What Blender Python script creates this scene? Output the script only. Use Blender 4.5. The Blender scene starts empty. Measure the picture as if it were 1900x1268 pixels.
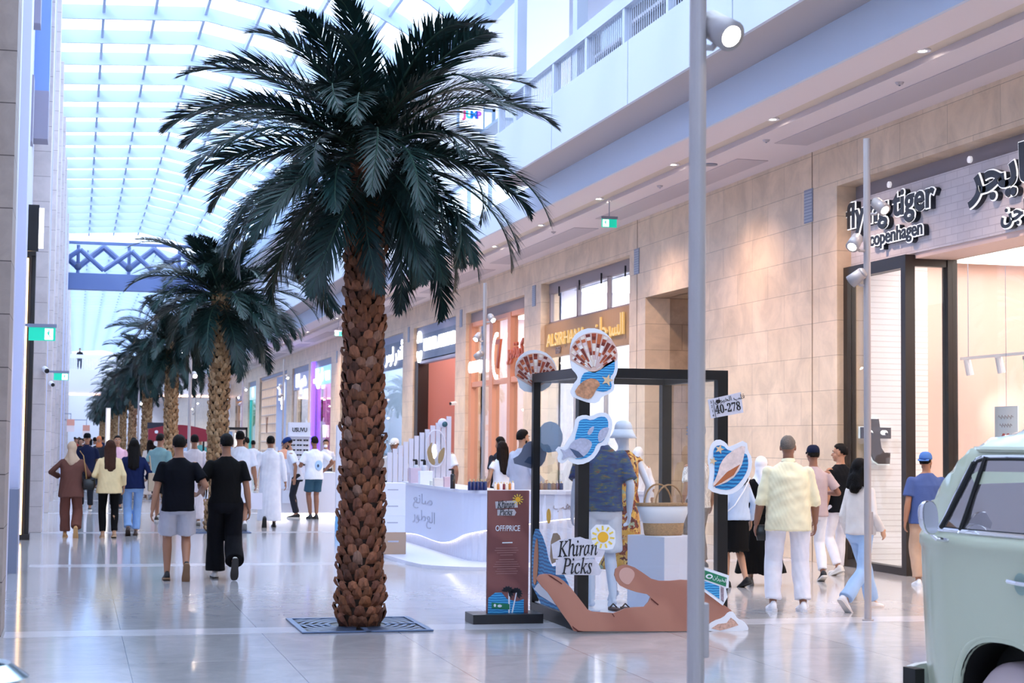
import bpy, bmesh, math, random
import numpy as np
from mathutils import Vector, Matrix, Euler, noise as mnoise
random.seed(7)
SC = bpy.context.scene
COL = SC.collection
V = Vector
R = math.radians
PI = math.pi

# ---------------------------------------------------------------- camera, sky, sun, exposure
cam_d = bpy.data.cameras.new('camera'); cam = bpy.data.objects.new('camera', cam_d); COL.objects.link(cam)
cam_d.sensor_width = 36.0; cam_d.lens = 36.0 * 3100 / 1900; cam_d.clip_end = 600; cam_d.clip_start = 0.1
yaw, pitch, roll = R(14.5847), R(3.4607), R(0.6)
f_ = V((math.sin(yaw) * math.cos(pitch), math.cos(yaw) * math.cos(pitch), math.sin(pitch)))
r_ = V((math.cos(yaw), -math.sin(yaw), 0)); u_ = r_.cross(f_)
r2 = r_ * math.cos(roll) + u_ * math.sin(roll); u2 = u_ * math.cos(roll) - r_ * math.sin(roll)
cam.matrix_world = Matrix(((r2.x, u2.x, -f_.x, 0), (r2.y, u2.y, -f_.y, 0), (r2.z, u2.z, -f_.z, 1.70), (0, 0, 0, 1)))
SC.camera = cam
cam_d.dof.use_dof = True; cam_d.dof.focus_distance = 15.8; cam_d.dof.aperture_fstop = 5.0

world = bpy.data.worlds.new('sky'); SC.world = world; world.use_nodes = True
bg = world.node_tree.nodes['Background']
bg.inputs[0].default_value = (0.71, 0.835, 1.0, 1); bg.inputs[1].default_value = 3.0

sun_d = bpy.data.lights.new('sun', 'SUN'); sun = bpy.data.objects.new('sun', sun_d); COL.objects.link(sun)
sun_d.energy = 1.2; sun_d.color = (1.0, 0.97, 0.92); sun_d.angle = R(8.0)
sun.rotation_euler = V((0.62, 0.30, -0.72)).to_track_quat('-Z', 'Y').to_euler()

SC.view_settings.view_transform = 'Standard'; SC.view_settings.look = 'None'
SC.view_settings.gamma = 1.0; SC.view_settings.use_curve_mapping = False
SC.view_settings.exposure = 0.55
SC.cycles.max_bounces = 8; SC.cycles.diffuse_bounces = 4; SC.cycles.glossy_bounces = 4
SC.cycles.transmission_bounces = 4; SC.cycles.transparent_max_bounces = 12
SC.cycles.caustics_reflective = False; SC.cycles.caustics_refractive = False
SC.cycles.sample_clamp_indirect = 6.0

# ---------------------------------------------------------------- materials
MATS = {}
def srgb(c):
    if isinstance(c, str):
        c = [int(c[i:i + 2], 16) / 255 for i in (0, 2, 4)]
    return tuple(x / 12.92 if x <= 0.04045 else ((x + 0.055) / 1.055) ** 2.4 for x in c)
def mat(name, col, rough=0.6, metal=0.0, emit=0.0, ecol=None, var=0.0, vscale=6.0, bump=0.0, bscale=30.0, spec=0.5, coat=0.0):
    if name in MATS: return MATS[name]
    m = bpy.data.materials.new(name); m.use_nodes = True
    nt = m.node_tree; b = nt.nodes['Principled BSDF']
    c = srgb(col)
    b.inputs['Base Color'].default_value = (*c, 1); b.inputs['Roughness'].default_value = rough
    b.inputs['Metallic'].default_value = metal; b.inputs['Specular IOR Level'].default_value = spec
    if coat: b.inputs['Coat Weight'].default_value = coat; b.inputs['Coat Roughness'].default_value = 0.05
    if emit:
        b.inputs['Emission Color'].default_value = (*(srgb(ecol) if ecol else c), 1); b.inputs['Emission Strength'].default_value = emit
    if var or bump:
        tc = nt.nodes.new('ShaderNodeTexCoord')
        if var:
            n = nt.nodes.new('ShaderNodeTexNoise'); n.inputs['Scale'].default_value = vscale; n.inputs['Detail'].default_value = 5
            nt.links.new(tc.outputs['Object'], n.inputs['Vector'])
            r = nt.nodes.new('ShaderNodeValToRGB')
            r.color_ramp.elements[0].position = 0.3; r.color_ramp.elements[1].position = 0.7
            r.color_ramp.elements[0].color = (*[x * (1 - var) for x in c], 1)
            r.color_ramp.elements[1].color = (*[min(1, x * (1 + var)) for x in c], 1)
            nt.links.new(n.outputs['Fac'], r.inputs['Fac']); nt.links.new(r.outputs['Color'], b.inputs['Base Color'])
        if bump:
            n2 = nt.nodes.new('ShaderNodeTexNoise'); n2.inputs['Scale'].default_value = bscale; n2.inputs['Detail'].default_value = 4
            nt.links.new(tc.outputs['Object'], n2.inputs['Vector'])
            bp = nt.nodes.new('ShaderNodeBump'); bp.inputs['Strength'].default_value = bump; bp.inputs['Distance'].default_value = 0.02
            nt.links.new(n2.outputs['Fac'], bp.inputs['Height']); nt.links.new(bp.outputs['Normal'], b.inputs['Normal'])
    MATS[name] = m
    return m
def nodes_of(name):
    m = bpy.data.materials.new(name); m.use_nodes = True; MATS[name] = m
    return m, m.node_tree, m.node_tree.nodes['Principled BSDF']
def N(nt, t, **kw):
    n = nt.nodes.new(t)
    for k, v in kw.items():
        if k in n.inputs: n.inputs[k].default_value = v
        else: setattr(n, k, v)
    return n
def ramp(nt, stops):
    r = nt.nodes.new('ShaderNodeValToRGB'); e = r.color_ramp.elements
    while len(e) < len(stops): e.new(0.5)
    for el, (p, c) in zip(e, stops): el.position = p; el.color = (*c, 1)
    return r
def tiles(name, col, col2, bw, bh, mortar, mcol, axes='yz', rough=0.35, offset=0.5, vein=0.25, msize=0.006, spec=0.5, vscale=3.0, flatb=0.0):
    m, nt, b = nodes_of(name)
    tc = N(nt, 'ShaderNodeTexCoord'); sp = N(nt, 'ShaderNodeSeparateXYZ'); cb = N(nt, 'ShaderNodeCombineXYZ')
    nt.links.new(tc.outputs['Object'], sp.inputs[0])
    nt.links.new(sp.outputs[axes[0].upper()], cb.inputs[0]); nt.links.new(sp.outputs[axes[1].upper()], cb.inputs[1])
    br = N(nt, 'ShaderNodeTexBrick', offset=offset)
    br.inputs['Scale'].default_value = 1.0; br.inputs['Brick Width'].default_value = bw; br.inputs['Row Height'].default_value = bh
    br.inputs['Mortar Size'].default_value = msize; br.inputs['Mortar Smooth'].default_value = 0.1
    br.inputs['Color1'].default_value = (*srgb(col), 1); br.inputs['Color2'].default_value = (*srgb(col2), 1); br.inputs['Mortar'].default_value = (*srgb(mcol), 1)
    nt.links.new(cb.outputs[0], br.inputs['Vector'])
    nz = N(nt, 'ShaderNodeTexNoise', Scale=vscale, Detail=8.0, Roughness=0.65, Distortion=0.6)
    nt.links.new(tc.outputs['Object'], nz.inputs['Vector'])
    rp = ramp(nt, [(0.35, (1 - vein,) * 3), (0.6, (1.0,) * 3), (0.75, (1 + vein * 0.25,) * 3)])
    nt.links.new(nz.outputs['Fac'], rp.inputs['Fac'])
    mx = N(nt, 'ShaderNodeMix', data_type='RGBA', blend_type='MULTIPLY'); mx.inputs[0].default_value = 1.0
    nt.links.new(br.outputs['Color'], mx.inputs[6]); nt.links.new(rp.outputs['Color'], mx.inputs[7])
    nt.links.new(mx.outputs[2], b.inputs['Base Color'])
    b.inputs['Roughness'].default_value = rough; b.inputs['Specular IOR Level'].default_value = spec
    return m
def glass(name, tint='ffffff', refl=0.12, rough=0.0, tr=1.0, gcol='ffffff', fres=True):
    m = bpy.data.materials.new(name); m.use_nodes = True; nt = m.node_tree; nt.nodes.clear()
    out = N(nt, 'ShaderNodeOutputMaterial'); mix = N(nt, 'ShaderNodeMixShader')
    t = N(nt, 'ShaderNodeBsdfTransparent'); g = N(nt, 'ShaderNodeBsdfGlossy'); g.inputs['Roughness'].default_value = rough
    c = srgb(tint); t.inputs[0].default_value = (*[x * tr for x in c], 1); g.inputs[0].default_value = (*srgb(gcol), 1)
    if fres:
        lw = N(nt, 'ShaderNodeLayerWeight'); lw.inputs['Blend'].default_value = 0.5
        pw = N(nt, 'ShaderNodeMath', operation='POWER'); pw.inputs[1].default_value = 5.0
        ml = N(nt, 'ShaderNodeMath', operation='MULTIPLY_ADD', use_clamp=True); ml.inputs[1].default_value = 0.7; ml.inputs[2].default_value = refl
        nt.links.new(lw.outputs['Facing'], pw.inputs[0]); nt.links.new(pw.outputs[0], ml.inputs[0]); nt.links.new(ml.outputs[0], mix.inputs[0])
    else: mix.inputs[0].default_value = refl
    nt.links.new(t.outputs[0], mix.inputs[1]); nt.links.new(g.outputs[0], mix.inputs[2]); nt.links.new(mix.outputs[0], out.inputs[0])
    MATS[name] = m
    return m

# ---------------------------------------------------------------- mesh helpers
class MB:
    def __init__(self): self.v = []; self.f = []; self.mi = []; self.cur = 0; self.sm = []; self.smooth = False
    def add(self, vs, fs):
        o = len(self.v); self.v += [tuple(x) for x in vs]
        for f in fs: self.f.append([i + o for i in f]); self.mi.append(self.cur); self.sm.append(self.smooth)
        return self
    def box(self, x0, x1, y0, y1, z0, z1):
        if x0 > x1: x0, x1 = x1, x0
        if y0 > y1: y0, y1 = y1, y0
        if z0 > z1: z0, z1 = z1, z0
        vs = [(x, y, z) for x in (x0, x1) for y in (y0, y1) for z in (z0, z1)]
        return self.add(vs, [(0, 1, 3, 2), (4, 6, 7, 5), (0, 4, 5, 1), (2, 3, 7, 6), (0, 2, 6, 4), (1, 5, 7, 3)])
    def obox(self, c, sx, sy, sz, M=None):
        vs = [V((x * sx / 2, y * sy / 2, z * sz / 2)) for x in (-1, 1) for y in (-1, 1) for z in (-1, 1)]
        if M is not None: vs = [M @ v for v in vs]
        vs = [v + V(c) for v in vs]
        return self.add(vs, [(0, 1, 3, 2), (4, 6, 7, 5), (0, 4, 5, 1), (2, 3, 7, 6), (0, 2, 6, 4), (1, 5, 7, 3)])
    def rings(self, rs, close=True, cap0=True, cap1=True):
        n = len(rs[0]); vs = [p for r in rs for p in r]; fs = []
        for i in range(len(rs) - 1):
            for j in range(n if close else n - 1):
                k = (j + 1) % n
                fs.append((i * n + j, i * n + k, (i + 1) * n + k, (i + 1) * n + j))
        if cap0: fs.append(tuple(range(n - 1, -1, -1)))
        if cap1: fs.append(tuple((len(rs) - 1) * n + j for j in range(n)))
        return self.add(vs, fs)
    def loft(self, secs, n=20, e=2.0, axis='z'):
        rs = []
        for cx, cy, z, rx, ry in secs:
            ring = []
            for j in range(n):
                a = 2 * PI * j / n; c, s = math.cos(a), math.sin(a)
                ring.append(V((cx + rx * math.copysign(abs(c) ** (2 / e), c), cy + ry * math.copysign(abs(s) ** (2 / e), s), z)))
            rs.append(ring)
        return self.rings(rs)
    def cone(self, p1, p2, r1, r2, n=12, flat=False):
        p1, p2 = V(p1), V(p2); d = p2 - p1; L = d.length
        if L < 1e-6: return self
        q = d.normalized().to_track_quat('Z', 'Y'); rs = []
        prof = []
        if not flat:
            for a in (-80, -55, -28): prof.append((math.sin(R(a)) * r1, math.cos(R(a)) * r1))
        prof += [(0, r1), (L, r2)]
        if not flat:
            for a in (28, 55, 80): prof.append((L + math.sin(R(a)) * r2, math.cos(R(a)) * r2))
        for z, r in prof: rs.append([p1 + q @ V((r * math.cos(2 * PI * j / n), r * math.sin(2 * PI * j / n), z)) for j in range(n)])
        return self.rings(rs)
    def cyl(self, p1, p2, r, n=16): return self.cone(p1, p2, r, r, n, True)
    def tube(self, pts, r, n=8):
        rs = []; pts = [V(p) for p in pts]
        for i, p in enumerate(pts):
            d = (pts[min(i + 1, len(pts) - 1)] - pts[max(i - 1, 0)]).normalized()
            up = V((0, 0, 1)) if abs(d.z) < 0.9 else V((0, 1, 0))
            a = d.cross(up).normalized(); b = a.cross(d)
            rr = r[i] if isinstance(r, (list, tuple)) else r
            rs.append([p + (a * math.cos(2 * PI * j / n) + b * math.sin(2 * PI * j / n)) * rr for j in range(n)])
        return self.rings(rs)
    def ell(self, c, r, rot=None, n=16, m=10):
        rs = []
        for i in range(1, m):
            t = PI * i / m - PI / 2
            rs.append([V((r[0] * math.cos(t) * math.cos(2 * PI * j / n), r[1] * math.cos(t) * math.sin(2 * PI * j / n), r[2] * math.sin(t))) for j in range(n)])
        if rot is not None: rs = [[rot @ p for p in q] for q in rs]
        return self.rings([[p + V(c) for p in q] for q in rs])
    def lathe(self, prof, c=(0, 0, 0), n=24, cap0=True, cap1=True):
        return self.rings([[(c[0] + r * math.cos(2 * PI * j / n), c[1] + r * math.sin(2 * PI * j / n), c[2] + z) for j in range(n)] for r, z in prof], True, cap0, cap1)
    def prism(self, pts, M, d):
        """flat outline pts (x, y) placed by matrix M (x, y, normal z) and thickened d along its normal"""
        n = len(pts)
        return self.add([M @ V((x, y, 0)) for x, y in pts] + [M @ V((x, y, d)) for x, y in pts],
                        [tuple(range(n - 1, -1, -1)), tuple(range(n, 2 * n))] + [(i, (i + 1) % n, (i + 1) % n + n, i + n) for i in range(n)])
    def quad(self, a, b, c, d): return self.add([a, b, c, d], [(0, 1, 2, 3)])
    def build(self, name, mats, parent=None, smooth=None, bevel=0.0, recalc=True, auto=None):
        me = bpy.data.meshes.new(name); me.from_pydata(self.v, [], self.f)
        if not isinstance(mats, (list, tuple)): mats = [mats]
        for m in mats: me.materials.append(m)
        if len(mats) > 1: me.polygons.foreach_set('material_index', self.mi)
        if recalc:
            bm = bmesh.new(); bm.from_mesh(me); bmesh.ops.recalc_face_normals(bm, faces=bm.faces); bm.to_mesh(me); bm.free()
        if smooth: me.polygons.foreach_set('use_smooth', [True] * len(me.polygons))
        elif any(self.sm): me.polygons.foreach_set('use_smooth', self.sm)
        me.update()
        if auto:
            try: me.set_sharp_from_angle(angle=R(auto))
            except Exception: pass
        o = bpy.data.objects.new(name, me); COL.objects.link(o)
        if parent: o.parent = parent
        if bevel:
            b = o.modifiers.new('bevel', 'BEVEL'); b.width = bevel; b.segments = 2; b.limit_method = 'ANGLE'
        return o
def B(*a): return MB().box(*a)
def tag(o, label=None, cat=None, group=None, kind=None):
    if label: o['label'] = label
    if cat: o['category'] = cat
    if group: o['group'] = group
    if kind: o['kind'] = kind
    return o
def thing(name, label, cat, loc=(0, 0, 0), rz=0.0, group=None):
    o = bpy.data.objects.new(name, None); COL.objects.link(o); o.empty_display_size = 0.1
    o.location = loc; o.rotation_euler = (0, 0, rz)
    return tag(o, label, cat, group)
def struct(name, mb, m, **kw): return tag(mb.build(name, m, **kw), kind='structure')
def copy_tree(o, parent=None):
    c = o.copy(); COL.objects.link(c)
    if parent is not None: c.parent = parent
    for ch in o.children: copy_tree(ch, c)
    return c
def frame(o, x, up):
    x = V(x).normalized(); up = V(up).normalized(); n = x.cross(up)
    return Matrix(((x.x, up.x, n.x, o[0]), (x.y, up.y, n.y, o[1]), (x.z, up.z, n.z, o[2]), (0, 0, 0, 1)))
def fr(o): return frame(o, (0, -1, 0), (0, 0, 1))          # on the right wall, facing the hall
def fc(o): return frame(o, (1, 0, 0), (0, 0, 1))           # facing back down the hall
def text(name, body, size, m, M, parent=None, ext=0.004, off=0.0, shear=0.0, align='CENTER', sx=1.0, width=None):
    c = bpy.data.curves.new('lettering', 'FONT'); c.body = body; c.size = size; c.extrude = ext; c.offset = off; c.shear = shear
    c.align_x = align; c.align_y = 'CENTER'; c.resolution_u = 4
    o = bpy.data.objects.new('t', c); COL.objects.link(o)
    me = bpy.data.meshes.new_from_object(o.evaluated_get(bpy.context.evaluated_depsgraph_get()))
    COL.objects.unlink(o); bpy.data.objects.remove(o)
    if width and len(me.vertices):
        xs = [v.co.x for v in me.vertices]; sx = width / (max(xs) - min(xs))
    me.transform(M @ Matrix.Diagonal((sx, 1, 1, 1))); me.materials.clear(); me.materials.append(m)
    o = bpy.data.objects.new(name, me); COL.objects.link(o)
    if parent: o.parent = parent
    return o
def lamp(kind, loc, energy, col, size=0.1, target=None, spot=90, blend=0.6, name='lamp_light', parent=None):
    d = bpy.data.lights.new(name, kind); d.energy = energy; d.color = srgb(col)
    if kind == 'AREA': d.size = size
    else: d.shadow_soft_size = size
    if kind == 'SPOT': d.spot_size = R(spot); d.spot_blend = blend
    o = bpy.data.objects.new(name, d); COL.objects.link(o); o.location = loc
    if parent: o.parent = parent
    if target is not None: o.rotation_euler = (V(target) - V(loc)).to_track_quat('-Z', 'Y').to_euler()
    return o
def script_it(s):
    """upright letters as slanted serif letters"""
    r = ''
    for ch in s:
        if ch == 'h': r += '\u210e'
        elif 'a' <= ch <= 'z': r += chr(0x1D44E + ord(ch) - 97)
        elif 'A' <= ch <= 'Z': r += chr(0x1D434 + ord(ch) - 65)
        else: r += ch
    return r
def digits(s): return ''.join(chr(0x1D7CE + int(c)) if c.isdigit() else c for c in s)
AR = {  # letter: isolated, final, initial, medial
 'ا': 'ﺍﺎﺍﺎ', 'ب': 'ﺏﺐﺑﺒ', 'ت': 'ﺕﺖﺗﺘ', 'ج': 'ﺝﺞﺟﺠ', 'ر': 'ﺭﺮﺭﺮ', 'ي': 'ﻱﻲﻳﻴ', 'ن': 'ﻥﻦﻧﻨ', 'ه': 'ﻩﻪﻫﻬ', 'و': 'ﻭﻮﻭﻮ', 'ك': 'ﻙﻚﻛﻜ', 'ل': 'ﻝﻞﻟﻠ',
 'ق': 'ﻕﻖﻗﻘ', 'ف': 'ﻑﻒﻓﻔ', 'س': 'ﺱﺲﺳﺴ', 'ح': 'ﺡﺢﺣﺤ', 'د': 'ﺩﺪﺩﺪ', 'م': 'ﻡﻢﻣﻤ', 'خ': 'ﺥﺦﺧﺨ', 'ع': 'ﻉﻊﻋﻌ', 'ش': 'ﺵﺶﺷﺸ', 'ذ': 'ﺫﺬﺫﺬ', 'ص': 'ﺹﺺﺻﺼ'}
def ar(s):
    """join Arabic letters into their drawn forms, in left-to-right drawing order"""
    nj = 'اردوذ'; out = []
    for i, ch in enumerate(s):
        if ch not in AR: out.append(ch); continue
        p = i > 0 and s[i - 1] in AR and s[i - 1] not in nj
        n = i < len(s) - 1 and s[i + 1] in AR and ch not in nj
        out.append(AR[ch][(3 if n else 1) if p else (2 if n else 0)])
    return ''.join(reversed(out))
# ---------------------------------------------------------------- setting: floor, walls, gallery, roof
YN, YF = -14.0, 210.0
M_stone = tiles('travertine', 'e9d0b4', 'e2c8aa', 1.25, 0.5, 0.01, 'b09880', 'yz', rough=0.38, vein=0.22, msize=0.004, vscale=1.6)
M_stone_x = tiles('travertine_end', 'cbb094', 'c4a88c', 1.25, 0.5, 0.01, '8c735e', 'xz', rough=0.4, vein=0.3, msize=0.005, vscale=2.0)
M_stone_l = tiles('left_stone', 'b3a49c', 'aa9b94', 3.0, 0.46, 0.0, '5a4f4c', 'xz', rough=0.5, vein=0.16, msize=0.005, vscale=4.0)
M_stone_l2 = tiles('left_stone_pale', 'd8ccca', 'd0c4c2', 3.0, 0.46, 0.0, '8a7d7a', 'xz', rough=0.5, vein=0.12, msize=0.004, vscale=4.0)
M_white = mat('white_paint', 'eceaf0', 0.5)
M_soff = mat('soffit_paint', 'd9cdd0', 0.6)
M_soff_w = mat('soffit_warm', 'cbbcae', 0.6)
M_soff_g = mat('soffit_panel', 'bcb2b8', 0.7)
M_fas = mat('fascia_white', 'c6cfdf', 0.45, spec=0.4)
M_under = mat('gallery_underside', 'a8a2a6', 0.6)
M_steel = mat('roof_steel', 'b2c5e0', 0.5)
M_steel_b = mat('truss_steel', '5d70a0', 0.5)
M_dark = mat('dark_gap', '20222a', 0.7)
M_black = mat('black_metal', '19120f', 0.35, spec=0.6)
M_blackp = mat('black_paint', '0a0a0c', 0.4)
M_grey = mat('grey_metal', '8d93a6', 0.35, metal=0.6)
M_alu = mat('pole_paint', 'b2a9a8', 0.35, metal=0.2, spec=0.5)
M_chrome = mat('chrome', 'e6e6ea', 0.06, metal=1.0)
M_glass = glass('clear_glass', 'f4f8fa', 0.02)
M_roofglass = glass('roof_glass', 'f2f8ff', 0.0)
M_shopglass = glass('shop_glass', 'f0f4f4', 0.02)
M_warm = mat('warm_light', 'fff1e0', emit=9.0, ecol='ffe6cf')
M_warmhi = mat('lamp_lens', 'fff6ea', emit=60.0, ecol='fff0dc')
M_led = mat('led_strip', 'ffffff', emit=5.0, ecol='fff4ea')
M_signw = mat('lit_white_letter', 'ffffff', emit=1.3, ecol='fdfcff')

# polished floor
m, nt, b = nodes_of('polished_floor')
tc = N(nt, 'ShaderNodeTexCoord')
br = N(nt, 'ShaderNodeTexBrick', offset=0.0); br.inputs['Scale'].default_value = 1.0
br.inputs['Brick Width'].default_value = 1.2; br.inputs['Row Height'].default_value = 1.95
br.inputs['Mortar Size'].default_value = 0.0035; br.inputs['Mortar Smooth'].default_value = 0.2
br.inputs['Color1'].default_value = (0.48, 0.465, 0.475, 1); br.inputs['Color2'].default_value = (0.54, 0.525, 0.535, 1); br.inputs['Mortar'].default_value = (0.2, 0.19, 0.2, 1)
mp = N(nt, 'ShaderNodeMapping'); mp.inputs['Location'].default_value = (0.77, 0.6, 0)
nt.links.new(tc.outputs['Object'], mp.inputs[0]); nt.links.new(mp.outputs[0], br.inputs['Vector'])
nz = N(nt, 'ShaderNodeTexNoise', Scale=2.2, Detail=8.0, Roughness=0.7, Distortion=1.2); nt.links.new(tc.outputs['Object'], nz.inputs['Vector'])
rp = ramp(nt, [(0.35, (0.84, 0.84, 0.86)), (0.62, (1, 1, 1)), (0.75, (1.08, 1.07, 1.06))]); nt.links.new(nz.outputs['Fac'], rp.inputs['Fac'])
mx = N(nt, 'ShaderNodeMix', data_type='RGBA', blend_type='MULTIPLY'); mx.inputs[0].default_value = 1.0
nt.links.new(br.outputs['Color'], mx.inputs[6]); nt.links.new(rp.outputs['Color'], mx.inputs[7]); nt.links.new(mx.outputs[2], b.inputs['Base Color'])
b.inputs['Roughness'].default_value = 0.11; b.inputs['IOR'].default_value = 1.65
n2 = N(nt, 'ShaderNodeTexNoise', Scale=1.4, Detail=2.0); nt.links.new(tc.outputs['Object'], n2.inputs['Vector'])
bp = N(nt, 'ShaderNodeBump'); bp.inputs['Strength'].default_value = 0.007; bp.inputs['Distance'].default_value = 0.05
nt.links.new(n2.outputs['Fac'], bp.inputs['Height']); nt.links.new(bp.outputs['Normal'], b.inputs['Normal'])
struct('floor', B(-3, 16.5, YN, YF, -0.2, 0), m)
M_inlay = mat('floor_inlay', 'd2d0d6', 0.14, var=0.06, vscale=3)
for k in range(8):
    struct('trim_floor', B(-0.55, 10.4, 6.9 + k * 8.0, 7.35 + k * 8.0, -0.01, 0.0015), M_inlay)
struct('wall_far', B(-3, 16.5, YF, YF + 0.3, 0, 14), M_white)
struct('wall_near', B(-3, 16.5, YN - 0.3, YN, 0, 14), M_white)

# right stone wall: piers and band over the shop fronts
OPEN = [(12.0, 21.9, 5.43), (27.42, 30.24, 4.5), (31.2, 37.7, 5.43), (39.2, 45.5, 5.30), (46.8, 53.0, 5.35), (54.8, 61.0, 5.35),
        (62.5, 68.3, 5.35), (71.0, 76.8, 5.3), (78.2, 84.3, 5.3), (86.5, 99.7, 5.35), (101.8, 106.4, 5.3), (110.5, 115.0, 4.6), (119.4, 124.0, 5.2)]
struct('wall_right', B(10.5, 10.95, YN, YF, 5.43, 6.1), M_stone)
y = YN
for a, c, zt in OPEN + [(YF, YF, 0)]:
    if a > y: struct('wall_right', B(10.5, 11.0, y, a, 0, 5.43), M_stone)
    if zt and zt < 5.43: struct('wall_right', B(10.5, 10.95, a, c, zt, 5.43), M_stone)
    y = c
for y in (22.72, 30.72):     # open joints between stone bays
    struct('trim_right', B(10.495, 10.51, y, y + 0.022, 0, 6.06), mat('joint_brown', '8a7460', .8))
struct('wall_alcove', B(12.6, 12.8, 27.2, 30.6, 0, 4.9), M_stone)
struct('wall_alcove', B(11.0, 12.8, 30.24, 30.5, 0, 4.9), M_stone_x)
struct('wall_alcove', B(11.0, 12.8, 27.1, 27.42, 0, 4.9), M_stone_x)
struct('ceiling_alcove', B(10.9, 12.8, 27.1, 30.5, 4.5, 4.7), M_stone)

# soffit over the shop fronts, its slot, panels and the edge above
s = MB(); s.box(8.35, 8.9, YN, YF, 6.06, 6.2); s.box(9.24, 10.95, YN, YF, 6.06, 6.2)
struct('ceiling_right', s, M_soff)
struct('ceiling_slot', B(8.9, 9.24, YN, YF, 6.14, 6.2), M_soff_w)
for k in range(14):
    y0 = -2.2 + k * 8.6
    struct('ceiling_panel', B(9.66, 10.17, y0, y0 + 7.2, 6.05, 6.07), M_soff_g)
struct('trim_soffit', B(8.3, 8.348, YN, YF, 6.06, 6.6), M_fas)
for a, c in ((YN, 30.5), (45.0, 96.0), (104.0, YF)):
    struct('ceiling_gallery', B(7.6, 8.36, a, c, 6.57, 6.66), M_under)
    struct('floor_gallery', B(7.62, 12.9, a, c, 6.66, 7.45), M_white)
    f = MB(); y = c
    while y > a:
        f.box(7.55, 7.6, max(a, y - 3.94), y, 6.57, 7.5); y -= 3.97
    struct('trim_gallery', f, M_fas)
    struct('trim_gallery', B(7.61, 7.63, a + 0.02, c - 0.02, 6.6, 7.48), M_dark)
struct('floor_ledge', B(8.4, 12.9, 30.5, 45.0, 6.45, 6.6), M_white)
struct('floor_ledge', B(8.4, 12.9, 96.0, 104.0, 6.45, 6.6), M_white)
struct('ceiling_upper', B(7.9, 13.2, YN, YF, 10.6, 10.8), M_white)
# glazed outer wall of the upper floor
f = MB(); g = MB()
for k in range(75):
    y = YN + k * 3.0; f.box(12.7, 12.82, y, y + 0.09, 6.6, 10.6)
f.box(12.7, 12.82, YN, YF, 6.6, 6.7); f.box(12.7, 12.82, YN, YF, 9.0, 9.08); f.box(12.7, 12.82, YN, YF, 10.5, 10.6)
w = struct('window_1', g.box(12.75, 12.77, YN, YF, 6.6, 10.6), M_glass)
f.build('window_frame', M_steel, w)

# balustrades on the gallery edge
def balustrade(y0, y1, label, bays=True):
    t = thing('balustrade', label, 'railing', (7.66, y0, 7.5), 0, 'gallery balustrades')
    L = y1 - y0
    MB().box(-0.07, 0.07, 0, L, 0.56, 0.79).build('top_rail', M_fas, t)
    n = max(1, round(L / 1.85)); w = L / n
    for i in range(n + 1):
        MB().box(-0.06, 0.06, i * w - 0.05, i * w + 0.05, -0.05, 0.56).build('post', M_fas, t)
    for i in range(n):
        sb = MB()
        for k in range(1, 20): sb.box(-0.006, 0.006, i * w + k * w / 20 - 0.006, i * w + k * w / 20 + 0.006, -0.05, 0.56)
        sb.build('slat_panel', M_fas, t)
    return t
balustrade(8.0, 30.4, 'white slatted gallery balustrade above the nearest shop fronts')
balustrade(45.1, 75.0, 'white slatted gallery balustrade behind the tall palm trunk, beyond the gap')
for y, x in ((29.4, 7.75), (25.6, 7.75), (51.0, 7.75), (59.0, 7.75)):
    tag(B(x - 0.09, x + 0.09, y - 0.12, y + 0.12, 7.45, 10.6).build('column_upper', M_fas), kind='structure')
M_up = mat('upper_shop_dark', '453f46', .5, var=.5, vscale=1.2)
for a, c in ((YN, 30.3), (45.2, 95.0)):
    struct('wall_upper', B(9.0, 9.2, a, c, 7.45, 9.4), M_up)
    struct('wall_upper', B(8.95, 9.25, a, c, 9.4, 10.6), M_white)
    y = a + .6; k = 0
    while y < c - 2.4:
        k += 1
        struct('window_2', B(8.96, 9.0, y, y + 1.5, 7.6 + .25 * (k % 3), 9.15 - .3 * (k % 2)), mat('upper_pane_%d' % (k % 3), ('c9d8dc', '8e96a4', '6a5a54')[k % 3], .25))
        y += 2.1 + .5 * (k % 2)
M_cab = mat('dark_cabinet', '4a4650', 0.6, var=0.3, vscale=2)
for k, (y, l, h) in enumerate(((12.4, 3.2, .55), (16.4, 2.2, .7), (19.6, 2.8, .5), (23.3, 1.8, .72), (26.0, 2.4, .6))):
    t = thing('display_counter', ('long low', 'tall short', 'low', 'tallest narrow', 'mid-height')[k] + ' dark counter behind the gallery slats, ' + ('first', 'second', 'third', 'fourth', 'fifth')[k] + ' along the gallery', 'counter', (8.5, y, 7.45), 0, 'dark counters on the gallery')
    B(-0.3, 0.3, -l / 2, l / 2, 0, h).build('body', M_cab, t); B(-0.36, 0.36, -l / 2 - .05, l / 2 + .05, h, h + .05).build('counter_top', mat('pale_top', 'b9b6c2', .4), t)

# left wall: piers, portal frames, upper panels
struct('wall_left', B(-1.2, -0.86, YN, YF, 0, 12.3), mat('left_wall_white', 'd9dcec', 0.5))
for k, (y, xr) in enumerate(((15.0, -.575), (31.3, -.557), (39.42, -.56), (46.9, -.56), (55.0, -.55), (63.0, -.55), (79.0, -.55), (95, -.55), (111, -.55), (127, -.55))):
    struct('wall_left', B(-0.9, xr, y, y + (1.3 if k else 0.8), 0, 12.0), M_stone_l2 if k else M_stone_l)
struct('trim_left', B(-0.95, -0.775, 14.7, 15.0, 0, 12), mat('timber_edge', 'b08a6a', 0.5))
M_lav = mat('portal_white', 'd3d6f2', 0.35)
for y0, y1, xr in ((19.0, 19.6, -.70), (22.3, 23.1, -.685), (70.8, 71.6, -.56), (86.5, 87.5, -.56)):
    struct('trim_left', B(-0.9, xr, y0, y1, 0, 12.0), M_lav)
struct('trim_left', B(-0.9, -0.672, 21.9, 22.3, 0, 1.05), M_grey)
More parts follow.
